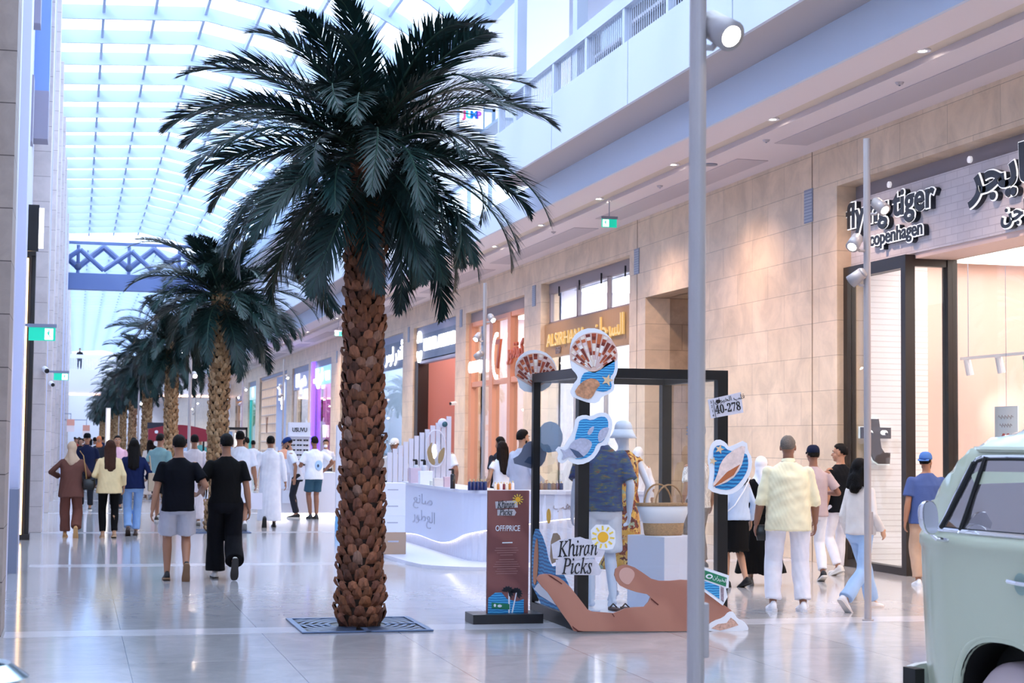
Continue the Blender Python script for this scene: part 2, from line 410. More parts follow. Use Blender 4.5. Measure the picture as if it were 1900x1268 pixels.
M_bluep = mat('blue_panel', '7f9de0', 0.3)
M_gfin = mat('grey_fin', '9793a8', 0.5)
struct('trim_left', B(-0.9, -0.725, 28.0, 28.5, 8.455, 12), M_gfin)
struct('trim_left', B(-0.9, -0.80, 28.0, 28.5, 6.505, 7.6), M_gfin)
struct('trim_left', B(-0.9, -0.60, 30.0, 30.6, 7.75, 12.0), M_bluep)
struct('trim_left', B(-0.9, -0.60, 30.0, 30.6, 6.9, 7.75), M_gfin)
for k in range(10):
    y = 33 + k * 8.05
    struct('trim_left', B(-0.9, -0.66, y, y + 3.5, 6.2, 11.9), glass('upper_left_glass', 'b9d6f2', 0.25) if 'upper_left_glass' not in MATS else MATS['upper_left_glass'])
    struct('trim_left', B(-0.9, -0.61, y + 3.5, y + 3.75, 0, 11.9), M_lav)
# black framed lit doorway on the left
t = thing('shop_front', 'tall narrow black framed doorway with gold lit edge in the left wall', 'shop front', (-0.86, 29.1, 0), 0)
fm = MB(); fm.box(0, .075, -.05, .25, 0, 4.75); fm.box(0.075, 0.14, 0, .3, 0, 4.75); fm.box(0, .14, -.05, .3, 4.75, 4.85); fm.box(-.02, .16, -.1, .3, 0, .09)
fm.build('frame', M_black, t)
B(-.015, .028, -.11, -.05, 0.09, 4.7).build('light_strip', mat('gold_light', 'ffd9a0', emit=3.0, ecol='ffcf8c'), t)
t = thing('projecting_sign', 'black blade sign with a glowing white face high on the left wall', 'sign', (-0.86, 28.0, 4.72), 0)
MB().box(0, .2, 0, .12, 0, .75).build('box', M_blackp, t)
MB().box(.2, .275, 0, .10, .05, .70).build('lit_face', M_signw, t)

# glass roof
PROF = [(-0.9, 12.12), (2.95, 12.33), (4.5, 12.02), (5.5, 11.76), (6.4, 11.42), (7.1, 11.05), (7.5, 10.75), (7.85, 10.35)]
rb = MB()
def zat(x):
    for (a, za), (c, zc) in zip(PROF, PROF[1:]):
        if x <= c: return za + (zc - za) * (x - a) / (c - a)
    return PROF[-1][1]
BAY = 2.667
prof2 = [[(x, y, z), (x, y, z + 0.46)] for y in (-.035, .035) for x, z in PROF]
n = len(PROF)
rb.rings([[(x, -.035, z), (x, .035, z), (x, .035, z + .36), (x, -.035, z + .36)] for x, z in PROF])
for k in range(7):
    x = 0.42 + k * 1.26; z = zat(x) + 0.02
    rb.box(x - .035, x + .035, 0.035, BAY - .035, z + .14, z + .34)
rb.box(-.9, 7.85, BAY - .02, BAY + .02, 12.9, 12.9)
y0 = YN + 2.65
proto = struct('roof_beam', rb, M_steel); proto.location.y = 42.6 - 21 * BAY
for k in range(1, 95):
    yy = 42.6 + (k - 21) * BAY
    if 88.0 < yy < 95.0: continue
    c = proto.copy(); COL.objects.link(c); c.location.y = yy
g = MB()
g.add([(x, y, z + 0.355) for x, z in PROF for y in (YN, YF)], [(2 * i, 2 * i + 1, 2 * i + 3, 2 * i + 2) for i in range(n - 1)])
struct('ceiling_glass', g, M_roofglass, recalc=False)
struct('trim_roof', B(7.8, 8.0, YN, YF, 10.2, 11.0), M_steel)
struct('trim_roof', B(-1.0, -.7, YN, YF, 11.95, 12.7), M_white)
# truss portal across the hall
tr = thing('roof_truss', 'blue steel truss portal spanning the hall under the glass roof', 'truss', (0, 90, 0))
B(-.9, 8.2, -.35, .35, 9.45, 10.3).build('bottom_beam', M_steel_b, tr)
B(-.9, 8.2, -.12, .12, 11.85, 12.0).build('top_chord', M_steel_b, tr)
for k in range(4):
    x = -.1 + k * 2.6
    for dx in (-1.3, 1.3):
        MB().cone((x, 0.0, 10.62), (x + dx, 0.6, 11.8), .16, .16, 8, True).build('diagonal', M_steel_b, tr)
        MB().cone((x + .1, -.5, 11.5), (x + dx, -.1, 10.5), .13, .13, 8, True).build('diagonal', M_steel_b, tr)
    MB().cyl((x, 0, 10.3), (x, 0, 11.8), .09, 8).build('hanger', M_steel_b, tr)
    MB().ell((x, 0, 10.65), (.2, .2, .2)).build('node', mat('truss_node', '4a5878', .5), tr)

# bridges across the far end
for y, z0, z1, lab in ((135.5, 5.9, 7.1, 'white upper footbridge crossing the far end of the hall'), (118.6, 4.75, 5.6, 'lower white bulkhead crossing the far end of the hall')):
    t = thing('footbridge', lab, 'bridge', (0, y, 0))
    B(-.54, 10.49, 0, 2.2, z0, z1).build('deck', M_white, t)
    B(-.5, 10.4, -.05, 0, z0 - .12, z0).build('light_strip', mat('peach_light', 'ffd9c4', emit=2.2, ecol='ffc9ae'), t)
    if y > 130:
        B(-.5, 10.4, 0, .08, 7.95, 8.25).build('top_rail', M_white, t)
        sl = MB()
        for k in range(90): sl.box(-.8 + k * .125, -.77 + k * .125, 0, .05, 7.1, 7.95)
        sl.build('slat_panel', M_grey, t)
# ---------------------------------------------------------------- shop fronts on the right
M_brickw = tiles('white_brick', 'd8d0d2', 'cfc7ca', 0.30, 0.10, 0.01, 'bfb6ba', 'yz', rough=0.6, vein=0.06, msize=0.006)
M_hdr = mat('header_grey', '8f8488', 0.6)
M_hdrb = mat('header_bluegrey', '8e98b4', 0.5)
M_letter = mat('letter_black', '1d2430', 0.35)
M_ltrim = mat('letter_white_edge', 'f4f4f6', 0.4, emit=0.4, ecol='ffffff')
M_pinkw = mat('shop_pink_wall', 'e2c4b8', 0.6)
M_whitew = mat('shop_white_wall', 'f2eef2', 0.6)
M_gold = mat('gold_letter', 'e8bf70', 0.25, metal=0.7, emit=0.3, ecol='ffd88c')
def slats(name, c1, c2, w, axis='Y'):
    m, nt, b = nodes_of(name)
    tc = N(nt, 'ShaderNodeTexCoord'); sp = N(nt, 'ShaderNodeSeparateXYZ'); nt.links.new(tc.outputs['Object'], sp.inputs[0])
    mu = N(nt, 'ShaderNodeMath', operation='MULTIPLY'); mu.inputs[1].default_value = 1.0 / w; nt.links.new(sp.outputs[axis], mu.inputs[0])
    fr_ = N(nt, 'ShaderNodeMath', operation='FRACT'); nt.links.new(mu.outputs[0], fr_.inputs[0])
    r = ramp(nt, [(0.0, srgb(c2)), (0.12, srgb(c2)), (0.18, srgb(c1)), (1.0, srgb(c1))]); nt.links.new(fr_.outputs[0], r.inputs['Fac'])
    nt.links.new(r.outputs['Color'], b.inputs['Base Color']); b.inputs['Roughness'].default_value = 0.5
    return m
M_oak = slats('oak_slats', 'a5835f', '7a5c3e', 0.09)
M_wslat = slats('white_slat_wall', 'f3eeee', 'd8d0d0', 0.08, 'Z')
LIGHTM = {}
def ceil_light(name):
    return LIGHTM[name]
for nm, c, e in (('warm', 'fff0e8', 3.2), ('white', 'f6f4ff', 6.0), ('pink', 'ff9ad8', 4.0), ('red', 'ffe4dc', 3.2), ('cyan', 'b8fbff', 4.5), ('violet', '8a6bff', 3.5), ('amber', 'ffd2a0', 4.0)):
    LIGHTM[nm] = mat('panel_' + nm, 'ffffff', emit=e, ecol=c)
PLACE = {}
def room(y0, y1, zc, x1, wall, light, lname, floor=None):
    struct('wall_shop', B(x1, x1 + .1, y0, y1, 0, zc + .1), wall)
    struct('wall_shop', B(10.95, x1, y0 - .06, y0, 0, zc), wall)
    struct('wall_shop', B(10.95, x1, y1, y1 + .06, 0, zc), wall)
    struct('ceiling_shop', B(10.95, x1, y0, y1, zc, zc + .1), wall)
    t = thing('ceiling_light', 'glowing ceiling panel inside the ' + lname, 'ceiling light', ((11.2 + x1) / 2, (y0 + y1) / 2, zc - .05))
    w, l = (x1 - 11.4) / 2, (y1 - y0) / 2 - .3
    B(-w, w, -l, l, 0, .02).build('diffuser', LIGHTM[light], t)
    f = MB(); f.box(-w - .05, w + .05, -l - .05, l + .05, .02, .05); f.build('housing', M_white, t)

# --- white brick shop with the black raised letters
room(9.0, 21.9, 4.4, 15.5, M_pinkw, 'warm', 'white brick shop')
t = thing('shop_front', 'shop front with white brick fascia, black raised letters and black glazing frames', 'shop front', (10.5, 21.9, 0))
B(.3, .4, -9.9, 0, 5.2, 5.43).build('header', M_hdr, t)
B(.22, .3, -9.9, 0, 4.27, 5.22).build('fascia', M_brickw, t)
B(.25, .85, -9.9, -1.8, 4.2, 4.27).build('entrance_soffit', M_pinkw, t)
for k in range(4):
    MB().cyl((.27, -1.05 - k * 2.15, 5.31), (.3, -1.05 - k * 2.15, 5.31), .045, 12).build('header_light', mat('header_light', 'd8d4da', .3, emit=.5), t)
f = MB(); f.box(.1, .24, -.12, 0, 0, 4.25); f.box(.1, .24, -1.85, -1.72, 0, 4.25); f.box(.1, .24, -1.72, -.12, 4.08, 4.25); f.box(.1, .24, -1.72, -.12, 0, .1)
f.box(.24, .8, -1.84, -1.74, 4.1, 4.25); f.box(.24, .8, -1.84, -1.74, 0, .1); f.box(.72, .86, -1.86, -1.70, 0, 4.25)
f.build('frame', M_black, t)
B(.16, .175, -1.72, -.12, .1, 4.08).build('glass_pane', M_shopglass, t)
B(.24, .72, -1.80, -1.785, .1, 4.1).build('glass_pane', M_shopglass, t)
B(.78, .795, -9.9, -1.86, 0, 4.2).build('glass_pane', M_shopglass, t)
def two(body, size, yc, zc, width, off, parent, xx=.22):
    text('lettering', body, size, M_letter, fr((xx - .095, yc, zc)), parent, ext=.005, off=off, width=width)
    text('letter_edge', body, size, M_ltrim, fr((xx - .082, yc, zc)), parent, ext=.007, off=off + .014, width=width * 1.012)
    text('letter_return', body, size, M_letter, fr((xx - .037, yc, zc)), parent, ext=.038, off=off + .010, width=width * 1.01)
two('flying tiger', .50, -1.31, 4.96, 2.55, .012, t)
two('copenhagen', .27, -1.52, 4.56, 1.5, .006, t)
two(ar('تايجر'), .62, -4.25, 5.0, 1.6, .018, t)
two(ar('فلاينج'), .62, -6.4, 5.0, 1.9, .018, t)
two(ar('كوبنهاجن'), .30, -4.85, 4.47, 1.35, .008, t)
# t-shaped logo with eyes inside the window, on a white slat wall
struct('wall_shop', B(10.95, 11.9, 21.84, 21.9, 0, 4.3), M_wslat)
lg = thing('wall_logo', 'black t shaped letter with two white eyes on the slat wall inside the window', 'sign', (11.02, 21.8, 1.78))
outl = [(-.09, .31), (.05, .31), (.07, .19), (.24, .19), (.24, .03), (.07, .03), (.09, -.1), (.14, -.17), (.23, -.17), (.22, -.33), (.06, -.33), (-.02, -.28), (-.07, -.18), (-.1, .03), (-.22, .03), (-.22, .19), (-.1, .19)]
MB().prism(outl, fc((0, 0, 0)), .06).build('letter', mat('logo_dark', '4a4446', .4), lg)
MB().prism([(x * 1.07, z * 1.05) for x, z in outl], fc((0, .015, 0)), .03).build('letter_edge', M_ltrim, lg)
for sx in (-.1, .13):
    MB().ell((sx, -.062, .115), (.06, .01, .04), n=14, m=6).build('eye', M_ltrim, lg); MB().ell((sx + .03, -.07, .10), (.022, .008, .022), n=10, m=5).build('pupil', M_letter, lg)
# shop interior fittings: track lights, wall shelves, posters
for k, (x, y, l) in enumerate(((12.3, 20.6, 2.0), (13.2, 17.6, 3.2))):
    tl = thing('track_light', ('short', 'long')[k] + ' white track light with hanging spots inside the white brick shop', 'track light', (x, y, 2.95), 0)
    MB().box(-.02, .02, -l / 2, l / 2, 0, .04).build('rail', M_white, tl)
    w_ = MB()
    for q in (-.4, .4): w_.cyl((0, q * l, .04), (0, q * l, 1.4), .006, 6)
    w_.build('suspension_wire', M_grey, tl)
    for q in range(3 + k * 2):
        yy = -l * .42 + q * l * .84 / (2 + k * 2)
        MB().cone((0, yy, .0), (.05, yy, -.22), .05, .055, 12, True).build('spotlight', M_white, tl)
        lamp('SPOT', (.06, yy, -.26), 70, 'fff6f0', .05, (15 - x, yy, -2.0), 85, .8, name='track_lamp', parent=tl)
M_goods = []
for i, c in enumerate(('f4d9d0', 'f0c7a8', 'e8a0a0', 'f6efe6', 'd7c09a', 'b9cfae', 'f2e08a', 'c86f62')): M_goods.append(mat('goods%d' % i, c, .6))
def shelf(x, y, l, h, label, levels=5, cols=6, hoff=0.0, dense=1.0, facing='x', grp=None, wood='f3ece6'):
    t = thing('shelf_unit', label, 'shelf', (x, y, hoff), 0, grp)
    mw = mat('shelf_' + wood, wood, .6)
    b = MB(); b.box(0, .35, 0, l, 0, .08); b.box(.33, .35, 0, l, 0, h); b.box(0, .35, -.02, 0, 0, h); b.box(0, .35, l, l + .02, 0, h)
    b.build('carcass', mw, t)
    for k in range(1, levels): B(0, .33, 0, l, h * k / levels - .012, h * k / levels + .012).build('shelf_board', mw, t)
    g = MB()
    for k in range(levels):
        yy = .04
        while yy < l - .12:
            w = random.uniform(.06, .16); hh = random.uniform(.3, .75) * h / levels
            if random.random() < dense:
                g.cur = random.randrange(len(M_goods)); zb = h * k / levels + .012 if k else .08
                g.box(.06, .28, yy, yy + w * .8, zb, zb + hh)
            yy += w + .03
    go = g.build('goods', M_goods, t); go['kind'] = 'stuff'
    return t
shelf(15.1, 19.6, 2.2, 2.3, 'white back wall shelf of small goods, leftmost inside the white brick shop')
shelf(15.1, 16.8, 2.6, 2.3, 'white back wall shelf of small goods behind the poster with a heart')
shelf(15.1, 13.8, 2.8, 2.3, 'white back wall shelf of small goods seen above the van roof')
shelf(12.2, 20.35, 1.2, 0.95, 'low white display shelf inside the window behind the man in the blue cap', 2)
po = thing('poster', 'white poster with scribbles and a red heart hanging in the shop window', 'poster', (11.75, 19.5, 1.62))
MB().cyl((.005, 0, .62), (.005, 0, 2.8), .004, 6).build('hanging_wire', M_grey, po); B(0, .01, -.28, .28, 0, .62).build('sheet', mat('poster_white', 'fdfbfa', .6), po)
hp = [(0, -.09), (.085, .0), (.1, .05), (.075, .085), (.035, .085), (0, .05), (-.035, .085), (-.075, .085), (-.1, .05), (-.085, .0)]
MB().prism(hp, fr((-.002, 0, .18)), .006).build('heart', mat('heart_red', 'd85a50', .6), po)
for zz, ww in ((.48, .18), (.37, .15)):
    MB().tube([(-.004, ww * (1 - 2 * q / 40), zz + .03 * math.sin(q * 1.1) * math.cos(q * .37)) for q in range(41)], .004, 5).build('handwriting', mat('pen_grey', 'b9a8a4', .6), po)
def wallb(loc, w, h):
    m = MB().box(-.87 - loc[0], -w / 2 + .02, -.02, .02, h / 2 + .01, h / 2 + .05); return m.v, m.f
def exit_sign(loc, face, label, w=.3, h=.16, arrow=-1, drop=.22, wall=False):
    t = thing('exit_sign', label, 'exit sign', loc)
    Mx = frame((0, 0, 0), *face)
    P = lambda pts, d, z0: MB().prism(pts, Mx @ Matrix.Translation((0, 0, z0)), d)
    rect = lambda x0, x1, y0, y1: [(x0, y0), (x1, y0), (x1, y1), (x0, y1)]
    P(rect(-w / 2, w / 2, -h / 2, h / 2), .03, -.015).build('panel', mat('exit_green', '12a589', .4, emit=.7, ecol='12b295'), t)
    P(rect(-w / 2 - .015, w / 2 + .015, h / 2, h / 2 + .05), .05, -.025).build('housing', M_grey, t)
    s = arrow; a = -s * w * .24
    P([(a + s * .05, 0), (a, .045), (a, .018), (a - s * .05, .018), (a - s * .05, -.018), (a, -.018), (a, -.045)], .004, .015).build('arrow', M_signw, t)
    c = s * w * -.25 * -1
    c = w * .25 if s < 0 else -w * .25
    P(rect(c - .055, c + .06, -h * .42, h * .42), .003, .015).build('doorway', M_signw, t)
    g = MB(); T = Mx @ Matrix.Translation((c, 0, .018))
    g.prism([(.012 * math.cos(q), .042 + .012 * math.sin(q)) for q in np.linspace(0, 2 * PI, 10)[:-1]], T, .003)
    for pts in ([(-.018, .03), (.012, .03), (.006, -.01), (-.012, -.01)], [(-.012, -.008), (.006, -.008), (-.018, -.03), (-.045, -.034), (-.045, -.042), (-.012, -.04)], [(-.006, -.008), (.008, -.006), (.022, -.03), (.014, -.058), (.006, -.055), (.01, -.03)], [(.006, .028), (.014, .022), (.03, .006), (.04, .012), (.038, .02), (.03, .018)], [(-.016, .028), (-.03, .018), (-.034, -.002), (-.026, -.002), (-.02, .012), (-.01, .018)]):
        g.prism(pts, T, .003)
    g.build('running_figure', MATS['exit_green'], t)
    if wall: MB().add(*wallb(loc, w, h)).build('wall_bracket', M_grey, t)
    if drop: MB().cyl((0, 0, h / 2 + .05), (0, 0, h / 2 + .05 + drop), .01, 8).build('hanger', M_grey, t)
    return t
FC = ((1, 0, 0), (0, 0, 1))
exit_sign((9.2, 28.5, 5.66), FC, 'green running man exit sign hanging from the soffit above the stone wall', .28, .15, 1, .29)
exit_sign((-.50, 24.8, 3.18), FC, 'larger green exit sign with left arrow on the left wall', .37, .19, -1, 0, True)
exit_sign((-.33, 36.9, 3.0), FC, 'smaller green exit sign with left arrow farther along the left wall', .30, .15, -1, 0, True)
exit_sign((12.8, 20.6, 2.85), ((0, -1, 0), (0, 0, 1)), 'pale green exit sign hanging inside the white brick shop', .3, .16, -1, 1.45)
exit_sign((9.2, 60.5, 5.6), FC, 'tiny green exit sign under the soffit far behind the tall palm', .28, .15, 1, .34)
def cctv(loc, label, d=(1, -.6, -.2)):
    t = thing('security_camera', label, 'security camera', loc)
    d = V(d).normalized()
    MB().cone((0, 0, 0), d * .06, .03, .03, 10, True).build('bracket', M_white, t)
    MB().cone(d * .05, d * .2, .055, .05, 12, True).build('body', M_white, t); MB().cone(d * .2, d * .22, .045, .04, 12, True).build('lens', M_blackp, t)
cctv((-.59, 31.29, 2.95), 'white security camera just below the larger left exit sign', (.35, -1, -.3))
cctv((-.59, 39.41, 2.95), 'white security camera below the smaller left exit sign', (.35, -1, -.3))
cctv((10.46, 46.4, 2.8), 'white security camera on the stone pier beside the red shop', (-1, -.4, -.1))

# --- oak fronted shop
room(31.2, 37.7, 5.3, 14.5, M_whitew, 'white', 'oak fronted shop')
t = thing('shop_front', 'shop front with oak slat fascia, gold letters and clerestory glass', 'shop front', (10.5, 37.7, 0))
B(.2, .3, -6.5, 0, 5.18, 5.43).build('header', M_hdr, t)
hk = MB()
for k in range(4): hk.box(.17, .2, -.9 - k * 1.6, -.87 - k * 1.6, 5.08, 5.3)
hk.build('header_bracket', M_dark, t)
f = MB()
for yy in (-6.45, -4.5, -2.3, -.1): f.box(.2, .28, yy - .06, yy + .06, 4.5, 5.2)
f.box(.2, .28, -6.5, 0, 4.44, 4.52); f.build('frame', M_hdr, t)
B(.23, .245, -6.5, 0, 4.5, 5.18).build('clerestory_glass', M_shopglass, t)
B(.1, .22, -6.5, 0, 3.68, 4.46).build('fascia', M_oak, t)
text('lettering', 'ALSIRHANA', .42, M_gold, fr((.06, -1.85, 4.05)), t, ext=.02, width=3.0)
text('lettering', '1957', .22, M_hdr, fr((.08, -1.2, 3.8)), t, ext=.01)
text('lettering', ar('السرحان'), .62, M_gold, fr((.06, -5.0, 4.08)), t, ext=.02, width=2.0)
B(.2, .215, -6.5, 0, .08, 3.68).build('glass_pane', M_shopglass, t)
f = MB(); f.box(.15, .27, -6.5, 0, 0, .08)
for yy in (-4.4, -2.2): f.box(.17, .25, yy - .04, yy + .04, .08, 3.68)
f.build('door_frame', M_alu, t)
tl = thing('track_light', 'black three head track light high behind the clerestory glass of the oak fronted shop', 'track light', (11.3, 32.4, 5.05))
B(-.02, .02, -.9, .9, 0, .05).build('rail', M_blackp, tl)
for q in (-.7, -.1, .6): MB().cyl((0, q, .02), (0, q, -.42), .07, 12).build('spotlight', M_blackp, tl)
B(-.01, .01, -.01, .01, .05, .26).build('hanger', M_blackp, tl)
shelf(13.6, 32.0, 4.5, 2.2, 'pale wall shelf inside the oak fronted shop', 4, dense=.6, wood='e8e4ea')

# --- terracotta framed shop
M_terra = mat('terracotta_frame', 'c58b70', .4)
M_terrad = mat('terracotta_dark', 'a8563c', .4)
room(39.2, 45.5, 5.2, 14.5, mat('shop_peach_wall', 'f6e2dc', .6), 'warm', 'terracotta framed shop')
t = thing('shop_front', 'shop front with terracotta frames, white letters and a round emblem', 'shop front', (10.5, 45.5, 0))
B(.15, .3, -6.3, 0, 5.0, 5.3).build('header', M_hdr, t)
f = MB()
for yy, w in ((-.15, .3), (-2.55, .36), (-4.45, .3), (-6.2, .2)): f.box(.1, .3, yy - w / 2, yy + w / 2, 0, 5.0)
f.box(.12, .28, -6.3, 0, 3.22, 3.36); f.box(.12, .28, -6.3, 0, 4.9, 5.02)
f.build('frame', M_terra, t)
B(.2, .215, -6.3, 0, 0, 5.0).build('glass_pane', M_shopglass, t)
text('lettering', 'CONFOR', .42, M_signw, fr((.06, -1.25, 3.75)), t, ext=.03, width=2.1, off=.012)
text('emblem', '7', 1.05, M_terrad, fr((.05, -3.6, 3.95)), t, ext=.03, off=.01)
e = MB()
for k in range(21):
    a0 = R(80 + k * 10); e.obox((.07, -3.3 - .40 * math.cos(a0), 3.95 + .56 * math.sin(a0)), .04, .06, .11)
e.build('emblem_ring', M_signw, t)
text('lettering', ar('كونفور'), .6, M_terrad, fr((.06, -5.3, 4.0)), t, ext=.03, width=1.6, off=.014)
B(2.2, 2.25, -5.6, -4.6, 0, 3.1).build('display_panel', M_signw, t)

# --- slate sign shop with red interior
M_slate = mat('slate_sign', '566987', .4, var=.15, vscale=1.5)
M_redw = mat('red_display_wall', 'bb857c', .6)
room(46.8, 53.0, 5.0, 13.5, M_redw, 'red', 'slate sign shop')
t = thing('shop_front', 'shop front with slate blue sign, white block letters and red interior', 'shop front', (10.5, 53.0, 0))
B(.1, .3, -6.16, -.04, 5.1, 5.35).build('header', M_hdrb, t)
B(.1, .3, -6.16, -.04, 4.27, 5.1).build('fascia', M_slate, t)
text('lettering', 'UNDER ARMOUR', .55, M_signw, fr((.07, -3.6, 4.72)), t, ext=.02, width=4.6, off=.006)
lo = MB()
for s in (1, -1):
    for k in range(15):
        a = R(18 + k * 10.3); lo.obox((.07, -.62 - .27 * math.cos(a), 4.72 - s * .30 + s * .36 * math.sin(a) * -1 + s * .22), .05, .12, .12)
lo.build('logo', M_signw, t)
B(.05, .4, -.55, 0, 0, 4.27).build('jamb', M_black, t)
B(.1, .3, -6.16, -.04, 4.18, 4.3).build('door_head', M_hdrb, t)
pr = thing('garment_rack', 'black pipe display frame with a red lit shelf in the slate sign shop', 'rack', (12.0, 48.9, 0))
f = MB()
for yy in (-1.6, 1.6):
    f.cyl((0, yy, 0), (0, yy, 4.2), .05, 8)
for zz in (1.9, 3.1, 3.75): f.cyl((0, -1.7, zz), (0, 1.7, zz), .05, 8)
f.build('pipe_frame', M_blackp, pr); B(-.3, .5, -1.5, 1.5, 3.78, 3.86).build('shelf_board', mat('red_glow_shelf', 'ff5a3c', .5, emit=.8), pr)
# --- second half of the slate sign shop
room(54.8, 61.0, 5.0, 13.5, M_whitew, 'white', 'slate sign window')
t = thing('shop_front', 'tall shop window with slate blue sign and white joined letters beside the palm trunk', 'shop front', (10.5, 61.0, 0))
B(.1, .3, -6.16, -.04, 5.1, 5.35).build('header', M_hdrb, t)
B(.1, .3, -6.16, -.04, 4.2, 5.1).build('fascia', M_slate, t)
text('lettering', ar('أندر ارمر'), .7, M_signw, fr((.07, -4.2, 4.68)), t, ext=.02, width=3.2, off=.006)
B(.15, .17, -6.16, -.04, 0, 4.2).build('glass_pane', glass('blue_glass', 'cfe0ea', .15), t)

# --- farther shops
def farshop(y0, y1, zt, label, wall, light, lname, sign=None, sc=M_slate, lm=M_signw, frm=M_alu, zs=(4.2, 5.0), size=.6, tint=None, wd=None):
    room(y0, y1, zt - .1, 13.0, wall, light, lname)
    t = thing('shop_front', label, 'shop front', (10.5, y1, 0)); L = y1 - y0
    B(.1, .25, -L, 0, zs[1], zt).build('header', M_hdrb, t)
    if sc: B(.08, .22, -L, 0, zs[0], zs[1]).build('fascia', sc, t)
    if sign: text('lettering', sign, size, lm, fr((.05, -L / 2, sum(zs) / 2)), t, ext=.03, off=.02, width=wd)
    f = MB(); f.box(.1, .25, -.18, 0, 0, zs[0]); f.box(.1, .25, -L, -L + .18, 0, zs[0]); f.box(.1, .25, -L, 0, 0, .1); f.build('frame', frm, t)
    B(.16, .175, -L + .18, -.18, .1, zs[0]).build('glass_pane', MATS[tint] if tint else M_shopglass, t)
    return t
farshop(62.5, 68.3, 5.35, 'dark glazed shop front just left of the tall palm trunk', M_whitew, 'white', 'dark glazed shop', None, mat('dark_slate', '4a5a74', .4), frm=M_blackp, tint='blue_glass')
t = farshop(71.0, 76.8, 5.3, 'shop front with pale cyan sign, violet edge and pink arched interior', mat('shop_pink', 'f0b8e4', .6), 'pink', 'pink arched shop', ar('فوغا') + '  vu', mat('cyan_sign', '8fc8ea', .4, emit=.6), size=.8, wd=4.0)
B(-.02, .1, -.3, .3, 0, 5.3).build('light_strip', mat('violet_led', '5a3cff', emit=3.0), t)
text('window_lettering', 'vu', 1.1, M_signw, fr((.1, -3.4, 2.2)), t, ext=.005, off=.02)
a = MB()
for k in range(20):
    q = R(k * 180 / 19); a.obox((1.2, -2.9 + 2.1 * math.cos(q), 2.4 + 1.0 * math.sin(q)), .3, .4, .25)
a.build('arch', mat('arch_brown', 'c09080', .5), t)
B(-.02, .06, -1.0, -.4, 4.3, 4.5).build('sign_light', LIGHTM['violet'], t)
farshop(78.2, 84.3, 5.3, 'white glazed shop front with white box logo letters', M_whitew, 'white', 'white box logo shop', 'H ' + ar('هم'), mat('pale_lilac', 'c9cdec', .4), size=.9, wd=3.6)
t = farshop(86.5, 99.7, 5.35, 'wide white grid shop front with a thin Y letter', mat('shop_cream', 'fff2e6', .6), 'warm', 'white grid shop', None, None, zs=(5.1, 5.2))
g = MB()
for k in range(9): g.box(.1, .2, -8.2 + k * .98, -8.14 + k * .98, 0, 5.1)
for k in range(11): g.box(.1, .2, -8.3, -.2, .1 + k * .5, .15 + k * .5)
g.build('grid_screen', mat('grid_cream', 'e6d4c8', .5), t)
B(.05, .25, -13.2, -8.3, 0, 5.1).build('side_panel', mat('bluegrey_panel', 'b4bedd', .5), t)
text('lettering', 'Y', 1.3, mat('bronze_letter', 'a07a68', .4), fr((.05, -3.7, 2.5)), t, ext=.03)
text('lettering', 'L ' + ar('لي'), 1.2, M_signw, fr((.0, -11.0, 4.2)), t, ext=.03, off=.03)
farshop(101.8, 106.4, 5.3, 'narrow turquoise lit shop front beyond the white grid shop', mat('shop_teal', 'b4f0ee', .6), 'cyan', 'turquoise shop', 'O', mat('pale_teal', 'c4ecf0', .4, emit=.3), frm=mat('teal_frame', '58b8b4', .4), size=.8)
farshop(110.5, 115.0, 4.6, 'small amber lit shop front far down the right wall', mat('shop_amber', 'e8c49a', .6), 'amber', 'amber shop', None, None, zs=(4.2, 4.3))
farshop(119.4, 124.0, 5.2, 'deep violet shop front farthest down the right wall', mat('shop_violet', '6a5aa8', .6), 'violet', 'violet shop', 'bb', mat('violet_sign', '3c3c78', .4), size=.9)

# grilles, downlights and small ceiling fittings
for k, (y, z0) in enumerate(((22.85, 5.02), (30.75, 5.0), (38.3, 4.95), (46.1, 4.95), (53.8, 4.95), (69.4, 4.95))):
    t = thing('wall_grille', ('nearest', 'second', 'third', 'fourth', 'fifth', 'sixth')[k] + ' small grey louvre grille high on the stone piers, counted from the camera', 'vent', (10.49, y, z0), 0, 'pier grilles')
    B(0, .02, -.15, .15, 0, .5).build('frame', M_grey, t)
    g = MB()
    for q in range(10): g.box(-.006, .0, -.135, .135, .02 + q * .047, .045 + q * .047)
    g.build('louvre', mat('louvre_grey', 'aab0bc', .5), t)
dls = [12.7, 16.72, 20.88, 24.78, 28.7, 32.6, 36.5, 40.4, 44.3, 48.2, 52.1, 60, 68, 76, 84, 92, 100, 110, 120]
dl0 = thing('downlight', 'recessed round downlight in the slot of the shop soffit', 'ceiling light', (9.06, dls[0], 6.13), 0, 'recessed downlights in the soffit slot')
MB().lathe([(.05, -.012), (.095, -.012), (.095, .008), (.05, .008)], n=20, cap0=False, cap1=False).build('trim_ring', M_white, dl0)
MB().lathe([(0.001, -.004), (.055, -.004), (.055, .004), (.001, .004)], n=20).build('lens', M_warmhi, dl0)
for y in dls[1:]:
    c = copy_tree(dl0); c.location.y = y
for y in dls[:14]:
    lamp('SPOT', (9.06, y, 6.05), 330 if y < 56 else 600, 'ffd9bd', .06, (9.35, y + .2, 0), 130, 1.0, name='downlight_lamp')
